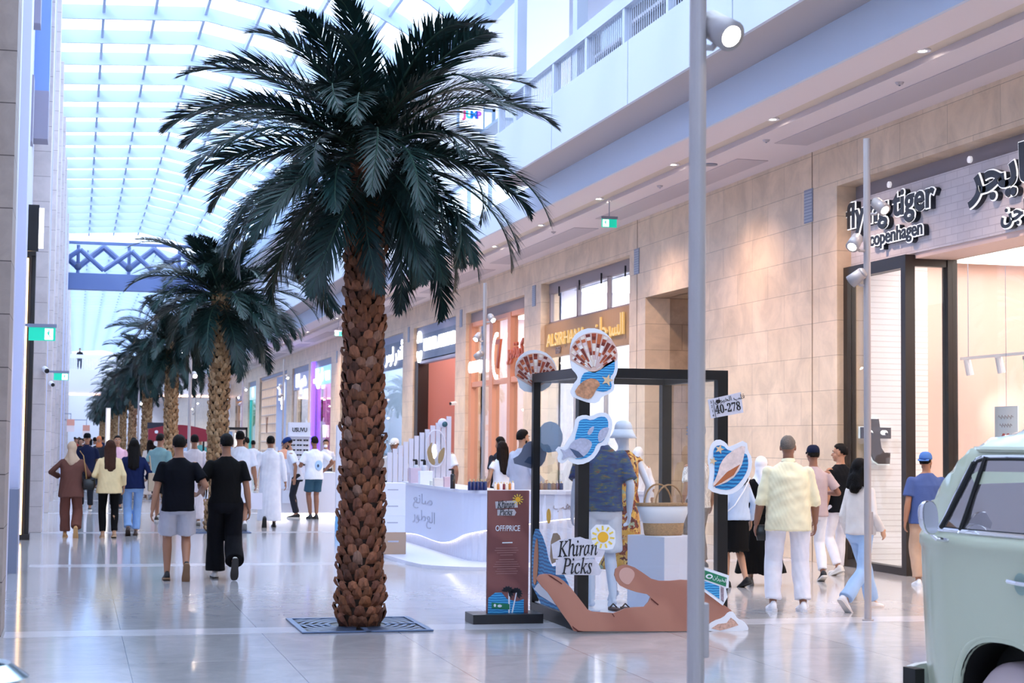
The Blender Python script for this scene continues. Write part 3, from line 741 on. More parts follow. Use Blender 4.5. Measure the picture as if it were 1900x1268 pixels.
for k, (x, y) in enumerate(((9.45, 14.6), (9.45, 18.0), (9.45, 22.0), (9.45, 26.5), (9.45, 33.0), (9.45, 42.0))):
    t = thing('smoke_detector', 'small white round ceiling detector on the pale strip of the shop soffit', 'detector', (x, y, 6.06), 0, 'soffit ceiling detectors')
    MB().lathe([(.001, -.035), (.035, -.032), (.05, -.012), (.055, 0), (.001, 0)], n=16).build('body', mat('detector', 'b8b0b6', .5), t)
    MB().lathe([(.001, -.045), (.012, -.045), (.012, -.033), (.001, -.033)], n=10).build('sensor', M_grey, t)
sp = thing('ceiling_speaker', 'flat round grey speaker grille in the shop soffit', 'speaker', (9.45, 24.2, 6.055)); MB().lathe([(.001, -.01), (.12, -.01), (.12, .01), (.001, .01)], n=24).build('grille', M_grey, sp)
for y in (20, 40, 60, 85, 110):
    lamp('AREA', (5.0, y, 5.2), 0.001, 'ffffff', .1) if False else None

# projecting sign on the gallery
t = thing('projecting_sign', 'square white projecting sign with coloured letters at the end of the gallery', 'sign', (7.43, 32.0, 8.17))
B(-.27, .27, -.06, .06, -.3, .3).build('frame', mat('sign_bluegrey', '8fa6be', .4), t)
B(-.24, .24, -.07, .07, -.27, .27).build('face', mat('sign_white', 'f4f6fc', .4, emit=.35), t)
for k, (ch, c) in enumerate((('J', 'e8568c'), ('U', '46c8f0'), ('M', '2a86e0'), ('P', 'b45ad8'))):
    text('letter', ch, .19, mat('jump_' + ch, c, .4, emit=.2), fc((-.14 + k * .095, -.075, .0)), t, ext=.006, off=.012)
B(.27, .5, -.03, .03, .1, .16).build('bracket', MATS['sign_bluegrey'], t); B(.44, .5, -.03, .03, -.3, .16).build('bracket', MATS['sign_bluegrey'], t); B(.2, .5, -1.52, .03, -.36, -.3).build('bracket', MATS['sign_bluegrey'], t)

# ---------------------------------------------------------------- lamp posts
def pole(x, y, label, heads, lit=30, grp='lamp posts along the hall'):
    t = thing('lamp_post', label, 'lamp post', (x, y, 0), 0, grp)
    MB().cyl((0, 0, .0), (0, 0, 4.75), .035, 20).build('pole', M_alu, t, smooth=False)
    MB().lathe([(.001, 0), (.055, 0), (.055, .012), (.036, .016), (.001, .016)], n=20).build('base_plate', M_alu, t)
    MB().box(.02, .052, -.02, .02, .84, 1.06).build('hatch', M_alu, t, bevel=.006)
    for z, d, off in heads:
        d = V(d).normalized(); o = V((off[0], off[1], z))
        h = MB(); h.smooth = True
        h.cone(o - d * .085, o + d * .07, .058, .066, 20, True); h.cone(o - d * .11, o - d * .085, .04, .058, 20, True)
        hd = h.build('spotlight', M_alu, t, smooth=False)
        MB().cone(o + d * .066, o + d * .074, .043, .043, 18, True).build('lens', M_warmhi, hd)
        MB().tube([V((0, 0, z - .07)), V((off[0] * .6, off[1] * .6, z - .075)), o - V((0, 0, .03))], .014, 8).build('bracket', M_alu, hd)
        if lit: lamp('SPOT', tuple(o + d * .09), lit, 'ffe2c4', .04, tuple(o + d), 80, .7, name='spotlight_lamp', parent=t)
    return t
H1 = [(4.07, (.25, -.75, -.6), (.125, -.05)), (3.70, (-.6, -.45, -.65), (-.15, -.03)), (3.36, (-.55, .6, -.55), (-.11, .02))]
HN = [(3.41, (.30, -.80, -.52), (.095, -.02)), (4.0, (-.6, .6, -.5), (-.11, .02))]
pole(2.445, 6.4, 'tall grey lamp post nearest the camera, in front of the glass display case', HN, 25)
pole(7.53, 15.03, 'grey lamp post with three spotlights in front of the black lettered shop', H1, 40)
pole(7.53, 31.03, 'grey lamp post with three spotlights behind the perfume counter', H1, 40)
for k, yy in enumerate((47.03, 63.03, 79.0, 95.0, 111.0)):
    pole(7.53, yy, ('lamp post mostly hidden behind the tall palm trunk', 'thin lamp post behind the sunglasses kiosk', 'faint lamp post farther beyond the sunglasses kiosk', 'distant lamp post past the white grid shop', 'most distant lamp post on the right side')[k], H1, 0)
for k, yy in enumerate((38.4, 70.4, 102.4)):
    pole(2.48, yy, ('lamp post between the second and third palm trunks', 'lamp post seen between the far palm trunks', 'tiny lamp post at the end of the palm row')[k], [(3.15, (.1, -.9, -.4), (.09, -.03))] + H1[1:2], 15 if k == 0 else 0)

# litter bin at the lower left
t = thing('litter_bin', 'round brushed steel litter bin with a dark opening at the bottom left corner', 'bin', (-.345, 5.9, 0))
MB().lathe([(.001, 0), (.2, 0), (.21, .02), (.21, .86), (.001, .86)], n=40).build('body', mat('brushed_steel', 'b9a796', .25, metal=1.0), t, smooth=True, auto=40)
MB().lathe([(.215, .86), (.215, .9), (.155, .945), (.14, .935), (.14, .86)], n=40, cap0=False, cap1=False).build('rim', mat('bin_rim', 'cfe2ea', .18, metal=.9), t, smooth=True, auto=30)
MB().lathe([(.001, .88), (.145, .88), (.145, .885), (.001, .885)], n=30).build('opening', M_blackp, t)
# ---------------------------------------------------------------- date palms
def leafmat(name, c1, c2):
    m, nt, b = nodes_of(name)
    g = N(nt, 'ShaderNodeNewGeometry'); r = ramp(nt, [(0.0, srgb(c1)), (1.0, srgb(c2))]); nt.links.new(g.outputs['Random Per Island'], r.inputs['Fac'])
    nt.links.new(r.outputs['Color'], b.inputs['Base Color']); b.inputs['Roughness'].default_value = 0.42; b.inputs['Specular IOR Level'].default_value = 0.45
    return m
M_leaf = leafmat('palm_leaf', '0d2322', '21423e')
M_rach = mat('palm_rachis', '2c4a3c', .5)
def barkmat(name, stops):
    m, nt, b = nodes_of(name)
    g = N(nt, 'ShaderNodeNewGeometry'); r = ramp(nt, [(p, srgb(c)) for p, c in stops]); nt.links.new(g.outputs['Random Per Island'], r.inputs['Fac'])
    tc = N(nt, 'ShaderNodeTexCoord'); mp = N(nt, 'ShaderNodeMapping'); mp.inputs['Scale'].default_value = (40, 40, 6); nt.links.new(tc.outputs['Object'], mp.inputs[0])
    nz = N(nt, 'ShaderNodeTexNoise', Scale=1.0, Detail=4.0); nt.links.new(mp.outputs[0], nz.inputs['Vector'])
    r2 = ramp(nt, [(0.3, (.55, .55, .55)), (0.7, (1.15, 1.15, 1.15))]); nt.links.new(nz.outputs['Fac'], r2.inputs['Fac'])
    mx = N(nt, 'ShaderNodeMix', data_type='RGBA', blend_type='MULTIPLY'); mx.inputs[0].default_value = 1
    nt.links.new(r.outputs['Color'], mx.inputs[6]); nt.links.new(r2.outputs['Color'], mx.inputs[7]); nt.links.new(mx.outputs[2], b.inputs['Base Color'])
    b.inputs['Roughness'].default_value = .75
    bp = N(nt, 'ShaderNodeBump'); bp.inputs['Strength'].default_value = .5; bp.inputs['Distance'].default_value = .01; nt.links.new(nz.outputs['Fac'], bp.inputs['Height']); nt.links.new(bp.outputs['Normal'], b.inputs['Normal'])
    return m
M_bark = barkmat('palm_bark', [(0, '5a3322'), (.35, '86502f'), (.7, '744330'), (.9, 'a06444'), (1, '927262')])
M_bark_lit = barkmat('palm_bark_lit', [(0, '8a6440'), (.5, 'b48c60'), (1, 'c9a67c')])  # same bark, warm light on the farther trunks put into its colour
M_core = mat('palm_core', '2c1a10', .9)
HT = 4.42
def trunk_r(z): return .195 - .055 * min(1, z / 4.2) ** 0.8
def scale_mesh(mb, rows, dz, seed, zmax=4.35):
    rn = random.Random(seed)
    for i in range(rows):
        z = .02 + i * dz
        if z > zmax: break
        r = trunk_r(z); n = max(9, int(round(2 * PI * r / .098)))
        for j in range(n):
            a = 2 * PI * (j + .5 * (i % 2)) / n + rn.uniform(-.09, .09); zz = z + rn.uniform(-.02, .02)
            w = .054 * rn.uniform(.85, 1.15); h = .125 * rn.uniform(.85, 1.15); out = .042 * rn.uniform(.7, 1.5)
            e = V((math.cos(a), math.sin(a), 0)); t = V((-math.sin(a), math.cos(a), 0)); up = V((0, 0, 1))
            o = e * (r - .012) + up * zz
            def pt(u, v, d): return o + t * (u * w) + up * (v * h) + e * d
            vs = [pt(-.9, 0, 0), pt(.9, 0, 0), pt(-1, .45, out * .55), pt(-.35, .4, out * .95), pt(.35, .4, out * .95), pt(1, .45, out * .55),
                  pt(-.72, .86, out * .9), pt(0, 1.02, out * 1.12), pt(.72, .86, out * .9), pt(0, .7, out * 1.3), pt(-.7, .86, out * .45), pt(.7, .86, out * .45), pt(0, 1.0, out * .5)]
            fs = [(0, 1, 4, 3), (0, 3, 2), (1, 5, 4), (2, 3, 9, 6), (3, 4, 9), (4, 5, 8, 9), (6, 9, 7), (9, 8, 7), (6, 7, 12, 10), (7, 8, 11, 12)]
            mb.add(vs, fs)
def frond_mesh(L, curve, seed, nl=84, e0=0.0, droop=1.0, wid=.0155, ll=.46):
    """frond along +X from the origin, bending down; returns an MB (leaflets, rachis)"""
    rn = random.Random(seed); mb = MB(); mb.cur = 0
    pts = []; p = V((0, 0, 0)); S = 26; ang = 0.0
    for i in range(S + 1):
        pts.append(p.copy()); s = i / S
        ang -= curve / S * (0.35 + 1.3 * s)
        p = p + V((math.cos(ang), 0, math.sin(ang))) * (L / S)
    mb.cur = 1
    mb.tube(pts, [.016 * (1 - .85 * i / S) + .002 for i in range(S + 1)], 5)
    mb.cur = 0
    for k in range(nl):
        s = .10 + .90 * (k / (nl - 1)) ** .95; q = s * S; i = min(S - 1, int(q)); f = q - i
        c = pts[i].lerp(pts[i + 1], f); d = (pts[i + 1] - pts[i]).normalized(); nrm = V((0, 1, 0)).cross(d) * -1
        if nrm.z < 0 and abs(d.z) < .95: nrm = -nrm
        l0 = ll * (math.sin(PI * min(1, .18 + .80 * s)) ** .6) * (1 if s < .93 else .8)
        for sd in (-1, 1):
            l = l0 * rn.uniform(.8, 1.1); spread = R(rn.uniform(42, 60) * (1 - .45 * s)); lift = R(rn.uniform(6, 34))
            dr = (d * math.cos(spread) + V((0, sd, 0)) * math.sin(spread) * math.cos(lift) + nrm * math.sin(spread) * math.sin(lift)).normalized()
            sidev = dr.cross(nrm).normalized(); w = wid * rn.uniform(.8, 1.15)
            g = V((0, 0, -1)) * (l * .22 * droop * rn.uniform(.3, 1.5))
            a_, m_, t_ = c, c + dr * l * .45 + g * .25, c + dr * l * .97 + g
            mb.add([a_ - sidev * w * .4, a_ + sidev * w * .4, m_ + sidev * w * .8, m_ - sidev * w * .8, t_], [(0, 1, 2, 3), (3, 2, 4)])
    return mb
FR = []
for k, (L, cv, dr) in enumerate(((1.95, 1.15, 1.2), (2.15, 1.55, 1.4), (1.75, .9, 1.1), (2.1, 1.85, 1.5), (1.6, .5, .9), (2.0, 1.35, 1.3))):
    o = frond_mesh(L, cv, 11 + k).build('frond', [M_leaf, M_rach], recalc=False); FR.append(o.data); COL.objects.unlink(o); bpy.data.objects.remove(o)
def frond_set(seed):
    rn = random.Random(seed); out = []
    for (n, elev, kinds, sc, z) in ((4, 75, (4, 2), .46, HT + .04), (7, 64, (2, 0, 5), .96, HT + .05), (11, 52, (0, 5, 1), 1.12, HT + .02), (14, 34, (1, 5, 0), 1.06, HT - .02), (16, 14, (3, 1, 5), 1.02, HT - .07), (16, -6, (1, 5, 0), 1.0, HT - .13), (12, -26, (0, 5, 1), .94, HT - .2), (6, -46, (0, 2, 5), .76, HT - .26)):
        a0 = rn.uniform(0, 6.28)
        for k in range(n):
            a = a0 + 2 * PI * k / n + rn.uniform(-.18, .18)
            el = R(elev + rn.uniform(-9, 9)); s = .85 * sc * rn.uniform(.88, 1.06)
            M = Matrix.Translation((math.cos(a) * .10, math.sin(a) * .10, z)) @ Matrix.Rotation(a, 4, 'Z') @ Matrix.Rotation(-el, 4, 'Y') @ Matrix.Rotation(rn.uniform(-.5, .5), 4, 'X') @ Matrix.Scale(s, 4)
            out.append((rn.choice(kinds), M))
    return out
core = MB(); core.lathe([(trunk_r(z), z) for z in np.linspace(0.0, 4.3, 14)] + [(.13, 4.45), (.06, 4.62)], n=18)
sc1 = MB(); sc1.v, sc1.f, sc1.mi, sc1.sm = list(core.v), list(core.f), [1] * len(core.f), list(core.sm); scale_mesh(sc1, 60, .078, 5)
o = sc1.build('trunk', [M_bark, M_core], recalc=False); TR1 = o.data; COL.objects.unlink(o); bpy.data.objects.remove(o)
TR2 = TR1.copy(); TR2.materials[0] = M_bark_lit
far = MB()
for k, M in frond_set(3):
    me = FR[k]
    vs = [M @ v.co for v in me.vertices]; far.cur = 0
    far.add(vs, [list(p.vertices) for p in me.polygons]); far.mi[-len(me.polygons):] = [p.material_index for p in me.polygons]
o = far.build('crown', [M_leaf, M_rach], recalc=False); CROWN = o.data; COL.objects.unlink(o); bpy.data.objects.remove(o)
ORD = ('nearest', 'second', 'third', 'fourth', 'fifth', 'sixth', 'seventh', 'eighth', 'ninth', 'tenth', 'eleventh', 'twelfth')
def child(name, data, parent, M=None):
    o = bpy.data.objects.new(name, data); COL.objects.link(o); o.parent = parent
    if M is not None: o.matrix_local = M
    return o
for k in range(11):
    yy = 15.30 + 16.1 * k; x = 2.565 - .004 * k
    lab = 'tall date palm nearest the camera with dark fronds and a reddish scaly trunk' if k == 0 else ORD[k] + ' date palm in the row from the camera, its scaly trunk coloured as warmly lit'
    t = thing('date_palm', lab, 'palm tree', (x, yy, 0), 2.1 * k, 'date palms in a row along the hall')
    child('trunk', TR1 if k == 0 else TR2, t)
    if k < 3:
        for kind, M in frond_set((609, 41, 42)[k]): child('frond', FR[kind], t, M)
    else: child('crown', CROWN, t)
# square cast grates at the palm feet
def grate(x, y, label):
    t = thing('tree_grate', label, 'tree grate', (x, y, 0), 0, 'cast tree grates')
    B(-.59, .59, -.59, .59, .0, .004).build('pit', M_blackp, t)
    f = MB()
    for a, b_, c, d in ((-.59, .59, -.59, -.54), (-.59, .59, .54, .59), (-.59, -.54, -.54, .54), (.54, .59, -.54, .54)): f.box(a, b_, c, d, .004, .016)
    mi = mat('cast_iron', '64789a', .4, metal=.4)
    f.build('frame', mi, t)
    g = MB()
    for k in range(7):                       # rings of the cast pattern, cut by the frame
        r0 = .27 + k * .075; r1 = r0 + .036
        prev = None
        for q in range(65):
            a = 2 * PI * q / 64; c, s = math.cos(a), math.sin(a)
            cur = (r0 * c, r0 * s, r1 * c, r1 * s); ok = max(abs(r1 * c), abs(r1 * s)) < .545
            if prev and ok and (q % 16) not in (0, 15):
                g.add([(prev[0], prev[1], .014), (prev[2], prev[3], .014), (cur[2], cur[3], .014), (cur[0], cur[1], .014)], [(0, 1, 2, 3)])
            prev = cur if ok else None
    for q in range(4):
        a = PI * q / 2; g.obox((.42 * math.cos(a), .42 * math.sin(a), .011), .34, .05, .008, Matrix.Rotation(a, 3, 'Z'))
    g.build('grille', mi, t)
grate(2.562, 15.39, 'square cast iron tree grate around the nearest palm trunk')
grate(2.56, 31.45, 'square cast iron tree grate around the second palm trunk')
# ---------------------------------------------------------------- glass display case, its cut-outs and contents
def at(px, py, Y):
    """point of the plane y = Y seen at a pixel of the 1900x1268 photograph"""
    d = f_ + r2 * ((px - 950) / 3100) - u2 * ((py - 634) / 3100); s = Y / d.y
    return V((d.x * s, Y, 1.70 + d.z * s))
def xz(pts, Y, o):
    r = []
    for p in pts:
        q = at(p[0], p[1], Y); r.append((q.x - o[0], q.z - o[2]))
    return r
def disc(c, rx, ry=None, n=18, a0=0.0): return [(c[0] + rx * math.cos(2 * PI * k / n + a0), c[1] + (ry or rx) * math.sin(2 * PI * k / n + a0)) for k in range(n)]
def smoothp(pts, it=2):
    for _ in range(it):
        q = []
        for a, b_ in zip(pts, pts[1:] + pts[:1]): q += [(.75 * a[0] + .25 * b_[0], .75 * a[1] + .25 * b_[1]), (.25 * a[0] + .75 * b_[0], .25 * a[1] + .75 * b_[1])]
        pts = q
    return pts
def grow(pts, d):
    cx = sum(p[0] for p in pts) / len(pts); cy = sum(p[1] for p in pts) / len(pts); q = []
    n = len(pts); area = sum(pts[i][0] * pts[(i + 1) % n][1] - pts[(i + 1) % n][0] * pts[i][1] for i in range(n)); s = 1 if area > 0 else -1
    for i in range(n):
        a, b_ = V(pts[i - 1]), V(pts[(i + 1) % n]); t = b_ - a
        if t.length < 1e-9: q.append(pts[i]); continue
        nn = V((t.y, -t.x)).normalized() * (d * s); q.append((pts[i][0] + nn.x, pts[i][1] + nn.y))
    return q
M_edge = mat('cutout_white', 'eef0f6', .5)
def wavy(name, c1, c2, sc=9.0, dist=2.0, axis='Z'):
    m, nt, b = nodes_of(name)
    tc = N(nt, 'ShaderNodeTexCoord'); w = N(nt, 'ShaderNodeTexWave', wave_type='BANDS', bands_direction=axis); w.inputs['Scale'].default_value = sc; w.inputs['Distortion'].default_value = dist; w.inputs['Detail'].default_value = 3
    nt.links.new(tc.outputs['Object'], w.inputs['Vector']); r = ramp(nt, [(.2, srgb(c1)), (.8, srgb(c2))]); nt.links.new(w.outputs['Fac'], r.inputs['Fac']); nt.links.new(r.outputs['Color'], b.inputs['Base Color']); b.inputs['Roughness'].default_value = .5
    return m
M_sea = wavy('printed_sea', '1272b4', '53b4e2', 14, 3)
M_sea2 = wavy('printed_sea_dark', '0f5c9a', '3a9ad0', 9, 4)
M_sand = wavy('printed_dunes', '7a4644', '8c5550', 1.1, 9, 'DIAGONAL')
M_skin_print = wavy('printed_skin', 'a8705e', 'b47c68', .9, 6, 'DIAGONAL')
M_sun = mat('printed_sun', 'f2b62e', .5); M_sunr = mat('printed_ray', 'f0d054', .5)
M_ink = mat('print_ink', '1c1a1e', .6)
M_paper = mat('torn_paper', 'd3d0da', .6, var=.06, vscale=20)
SH = [mat('shell_%d' % i, c, .45) for i, c in enumerate(('7e2f22', 'c8683c', 'f3e2d2', 'e6c9c4', 'a8482e', 'f6eee6'))]
F0 = fc((0, 0, 0))
def cutout(name, label, cat, Y, outline, d=.008, edge=M_edge, group=None, grw=True):
    outline = grow(outline, 3.5) if grw else outline
    ps = [at(*p, Y) for p in outline]; o = V((sum(p.x for p in ps) / len(ps), Y, min(p.z for p in ps)))
    t = thing(name, label, cat, o, 0, group)
    MB().prism(xz(outline, Y, o), F0, d).build('backing', edge, t)
    def layer(nm, pts, m, z): return MB().prism(xz(pts, Y, o), fc((0, -d - z, 0)), .002).build(nm, m, t)
    return t, layer, o
def scallop(t, c, r, Y, o, d, ang=0.0, squash=1.0):
    """fan shell print: ribs as wedges cut into coloured patches"""
    rn = random.Random(int(c[0])); mb = MB()
    fan = [(c[0] + math.sin(R(q)) * r * 1.96 * (1 - .34 * (q / 64) ** 2), c[1] + r * .94 - math.cos(R(q)) * r * 1.96 * (1 - .34 * (q / 64) ** 2)) for q in range(-64, 65, 8)]
    MB().prism(xz(fan + [(c[0] + 3, c[1] + r), (c[0] - 3, c[1] + r)], Y, o), fc((0, -d + .004, 0)), .002).build('shell_ground', mat('shell_ground', 'e6c2b2', .5), t)
    nr = 13; base = (c[0] + math.sin(ang) * r * .75, c[1] + r * .92)
    for k in range(nr):
        a0, a1 = [R(-62 + 124 * q / nr) for q in (k + .14, k + .86)]
        prev = .12
        for s in (.3, .42, .52, .62, .72, .81, .9, .98):
            mb.cur = rn.choices(range(6), (5, 3, 2, 2, 4, 2) if s > .5 else (0, 2, 4, 8, 1, 3))[0]
            L = 1.93 * r * (1 - .33 * ((k - 6) / 6) ** 2)
            q = [(base[0] + math.sin(a) * L * e * squash, base[1] - math.cos(a) * L * e) for a, e in ((a0, prev), (a1, prev), (a1, s), (a0, s))]
            mb.prism(xz(q, Y, o), fc((0, -d, 0)), .003); prev = s
    mb.build('fan_shell', SH, t)
def starfish(layer, c, r, z=.006, col='e6c59c', a0=.3):
    layer('starfish', [(c[0] + (r if k % 2 == 0 else r * .4) * math.sin(a0 + PI * k / 5), c[1] - (r if k % 2 == 0 else r * .4) * math.cos(a0 + PI * k / 5)) for k in range(10)], mat('starfish_' + col, col, .6), z)
def sun_print(layer, c, r, z=.006):
    for k in range(11):
        a = 2 * PI * k / 11 + .1; u = (math.cos(a), math.sin(a)); v = (-u[1], u[0]); w = r * .17
        layer('sun_ray', [(c[0] + u[0] * e + v[0] * s * w, c[1] + u[1] * e + v[1] * s * w) for e, s in ((r * 1.3, -1), (r * 1.3, 1), (r * 2.1, .9), (r * 2.1, -.9))], M_sunr, z)
    layer('sun_disc', disc(c, r), M_sun, z)

BX0, BX1, BY0, BY1, BZ = 4.42, 5.87, 14.55, 16.17, 2.39
t = thing('display_case', 'tall black framed glass display case with clothes mannequins inside', 'display case', (BX0, BY0, 0))
W_, D_ = BX1 - BX0, BY1 - BY0
B(0, W_, 0, D_, 0, .12).build('plinth', M_blackp, t); B(.03, W_ - .03, .03, D_ - .03, .12, .13).build('floor_board', mat('case_floor', 'e6e8f2', .3), t)
pw = .1
for x, y, w in ((0, 0, .105), (W_ - .1, 0, .1), (0, D_ - .07, .07), (W_ - .1, D_ - .1, .1)): B(x, x + w, y, y + w, .12, BZ - .09).build('post', M_blackp, t)
f = MB(); f.box(0, W_, 0, .09, BZ - .09, BZ); f.box(0, W_, D_ - .09, D_, BZ - .09, BZ); f.box(0, .09, .09, D_ - .09, BZ - .09, BZ); f.box(W_ - .09, W_, .09, D_ - .09, BZ - .09, BZ)
f.build('top_frame', M_blackp, t)
M_caseglass = glass('case_glass', 'fafcfc', .05)
zt = BZ - .09
for q in (((.105, .04, .13), (W_ - .1, .04, .13), (W_ - .1, .04, zt), (.105, .04, zt)), ((.04, .105, .13), (.04, D_ - .07, .13), (.04, D_ - .07, zt), (.04, .105, zt)),
          ((W_ - .04, .1, .13), (W_ - .04, D_ - .1, .13), (W_ - .04, D_ - .1, zt), (W_ - .04, .1, zt)), ((.07, D_ - .04, .13), (W_ - .1, D_ - .04, .13), (W_ - .1, D_ - .04, zt), (.07, D_ - .04, zt)), ((.09, .09, BZ - .03), (W_ - .09, .09, BZ - .03), (W_ - .09, D_ - .09, BZ - .03), (.09, D_ - .09, BZ - .03))):
    MB().quad(*q).build('glass_pane', M_caseglass, t, recalc=False)
text('lettering', 'OFF/PRICE', .115, mat('grey_vinyl', '8a8fa0', .5), frame((W_ - .03, .75, 1.83 - 0), (0, 1, 0), (0, 0, 1)), t, ext=.001, off=.003)

# cut-outs on and around the case
YF0 = BY0 - .012
ol = smoothp([(1060, 648), (1066, 626), (1085, 613), (1108, 613), (1128, 626), (1140, 648), (1143, 672), (1142, 690), (1134, 706), (1137, 722), (1128, 728), (1112, 735), (1108, 745), (1094, 745), (1074, 738), (1060, 732), (1066, 716), (1076, 703), (1072, 692), (1062, 682)], 1)
t, layer, o = cutout('shell_cutout', 'tall cut-out of a fan shell above a spiral shell on top of the case', 'cut-out', YF0, ol)
layer('sea', smoothp([(1085, 690), (1110, 690), (1128, 672), (1140, 664), (1140, 690), (1130, 702), (1136, 720), (1122, 728), (1108, 726), (1075, 716), (1078, 700)], 1), M_sea, .002)
scallop(t, (1101, 655), 37, YF0, o, .014)
layer('spiral_shell', smoothp([(1063, 731), (1075, 712), (1092, 702), (1106, 704), (1114, 714), (1106, 722), (1098, 738), (1088, 742)], 1), mat('spiral_brown', 'c08a66', .5, var=.35, vscale=30), .006)
starfish(layer, (1126, 706), 12, .008)
ol = smoothp([(958, 690), (962, 668), (978, 654), (998, 653), (1016, 660), (1028, 678), (1030, 700), (1010, 722), (990, 726), (968, 722), (964, 706)], 1)
t, layer, o = cutout('shell_cutout', 'fan shell cut-out half hidden behind the left top corner of the case', 'cut-out', BY1 + .05, ol)
scallop(t, (993, 688), 32, BY1 + .05, o, .014)
ol = smoothp([(1069, 792), (1070, 778), (1084, 773), (1097, 777), (1112, 769), (1126, 770), (1133, 784), (1130, 802), (1124, 824), (1112, 824), (1108, 836), (1096, 852), (1076, 860), (1060, 856), (1054, 846), (1044, 858), (1036, 854), (1040, 842), (1032, 832), (1048, 834), (1056, 818), (1064, 808)], 1)
YF1 = YF0 - .03
t, layer, o = cutout('fish_cutout', 'cut-out of silver fish on blue water on the front post of the case', 'cut-out', YF1, ol)
layer('sea', smoothp(grow([(1073, 790), (1074, 781), (1085, 777), (1097, 781), (1112, 773), (1124, 774), (1129, 786), (1125, 804), (1119, 820), (1106, 824), (1100, 842), (1084, 852), (1062, 852), (1066, 812)], 0), 1), M_sea, .002)
M_fish = mat('fish_silver', 'b9bace', .4, var=.15, vscale=40); M_fishd = mat('fish_dark', '4a5a78', .4)
layer('fish', smoothp([(1036, 832), (1050, 838), (1062, 818), (1080, 812), (1096, 818), (1098, 828), (1086, 846), (1070, 852), (1056, 846), (1040, 856), (1046, 842)], 1), M_fish, .006)
layer('fin', [(1070, 850), (1082, 848), (1072, 838), (1056, 832)], M_fishd, .009)
layer('fish', smoothp([(1088, 806), (1092, 796), (1102, 790), (1100, 800), (1094, 808)], 1), M_fish, .006)
layer('fish', smoothp([(1110, 822), (1108, 808), (1114, 796), (1130, 792), (1126, 806), (1118, 818)], 1), M_fish, .006)
t, layer, o = cutout('fish_cutout', 'grey fish cut-out hanging on the left rear post of the display case', 'cut-out', BY1 + .04, smoothp([(950, 856), (968, 846), (976, 824), (1000, 820), (1012, 836), (1006, 860), (990, 868), (972, 862)], 1), edge=mat('fish_grey', '7e8498', .5))
layer('fin', [(972, 858), (990, 864), (1000, 846), (980, 848)], M_fishd, .003)
t, layer, o = cutout('sea_cutout', 'round blue sea cut-out behind the left glass of the display case', 'cut-out', BY1 + .03, smoothp([(1000, 800), (1016, 784), (1034, 790), (1042, 812), (1034, 834), (1012, 838), (1002, 822)], 1), edge=mat('faded_sea', '7da2c4', .5))
ol = smoothp([(1318, 840), (1322, 826), (1332, 818), (1344, 824), (1350, 834), (1366, 828), (1382, 820), (1384, 838), (1392, 852), (1390, 874), (1378, 898), (1362, 912), (1344, 916), (1316, 908), (1318, 896), (1320, 874), (1316, 856)], 1)
t, layer, o = cutout('shell_cutout', 'cut-out of a pale conch shell with starfish on the right post of the case', 'cut-out', YF0, ol)
layer('sea', smoothp([(1322, 842), (1326, 828), (1340, 826), (1352, 838), (1384, 840), (1388, 856), (1386, 874), (1374, 894), (1358, 908), (1342, 910), (1322, 904), (1326, 870)], 1), M_sea2, .002)
layer('conch', smoothp([(1318, 906), (1330, 882), (1336, 858), (1352, 840), (1382, 824), (1380, 844), (1374, 868), (1356, 892)], 1), mat('conch_pale', 'e9d4cc', .45, var=.14, vscale=25), .006)
layer('conch_opening', [(1322, 904), (1348, 876), (1372, 862), (1360, 882), (1338, 896)], mat('conch_orange', 'b86a40', .5), .009)
starfish(layer, (1334, 834), 9, .006); starfish(layer, (1322, 856), 8, .006)
t, layer, o = cutout('plate_cutout', 'small white number plate cut-out tilted on the right post of the display case', 'cut-out', YF0, [(1313, 742), (1374, 728), (1379, 766), (1319, 777)], edge=M_paper, grw=False)
Mt = fc((at(1350, 758, YF0).x - o.x, -.011, at(1350, 758, YF0).z - o.z)) @ Matrix.Rotation(R(10), 4, 'Z')
text('number', digits('40-278'), .11, M_ink, Mt, t, ext=.001, width=.255, off=.001)
text('number_arabic', ar('قلب الخيران'), .062, M_ink, Mt @ Matrix.Translation((.03, .085, 0)), t, ext=.001)
MB().prism([(x, y) for x, y in disc((-.085, .078), .025, .018)], Mt, .002).build('emblem', M_ink, t)
b_ = MB()
for a in (((-.15, -.075), (-.144, .09)), ((-.145, .05), (.15, .056))): pass
b_.prism([(-.136, -.07), (-.131, -.07), (-.131, .10), (-.136, .10)], Mt, .001).build('divider', M_ink, t)
for k, ch in enumerate('5214'):
    text('side_number', ch, .034, M_ink, Mt @ Matrix.Translation((-.155, .082 - k * .042, 0)), t, ext=.001)
# script sign on the front glass
t, layer, o = cutout('script_cutout', 'torn paper cut-out with slanted black lettering and a yellow sun', 'cut-out', YF0 - .02,
                     [(1026, 1012), (1040, 1005), (1058, 1003), (1076, 1000), (1086, 1004), (1112, 1006), (1122, 1014), (1117, 1030), (1090, 1033), (1060, 1036), (1028, 1034)], edge=M_paper)
layer('paper_strip', [(1031, 1039), (1100, 1037), (1110, 1046), (1116, 1060), (1112, 1068), (1031, 1067)], M_paper, -.006)
p = at(1071, 1019, YF0); q = at(1070, 1052, YF0)
text('lettering', script_it('Khiran'), .2, M_ink, fc((p.x - o.x, -.011, p.z - o.z)) @ Matrix.Rotation(R(2.5), 4, 'Z'), t, ext=.001, width=.375, off=.0015)
text('lettering', script_it('Picks'), .2, M_ink, fc((q.x - o.x, -.011, q.z - o.z)), t, ext=.001, width=.285, off=.0015)
layer('sun_paper', smoothp([(1094, 974), (1140, 974), (1142, 1018), (1120, 1022), (1098, 1014)], 1), M_edge, .001)
sun_print(layer, (1118, 997), 10)
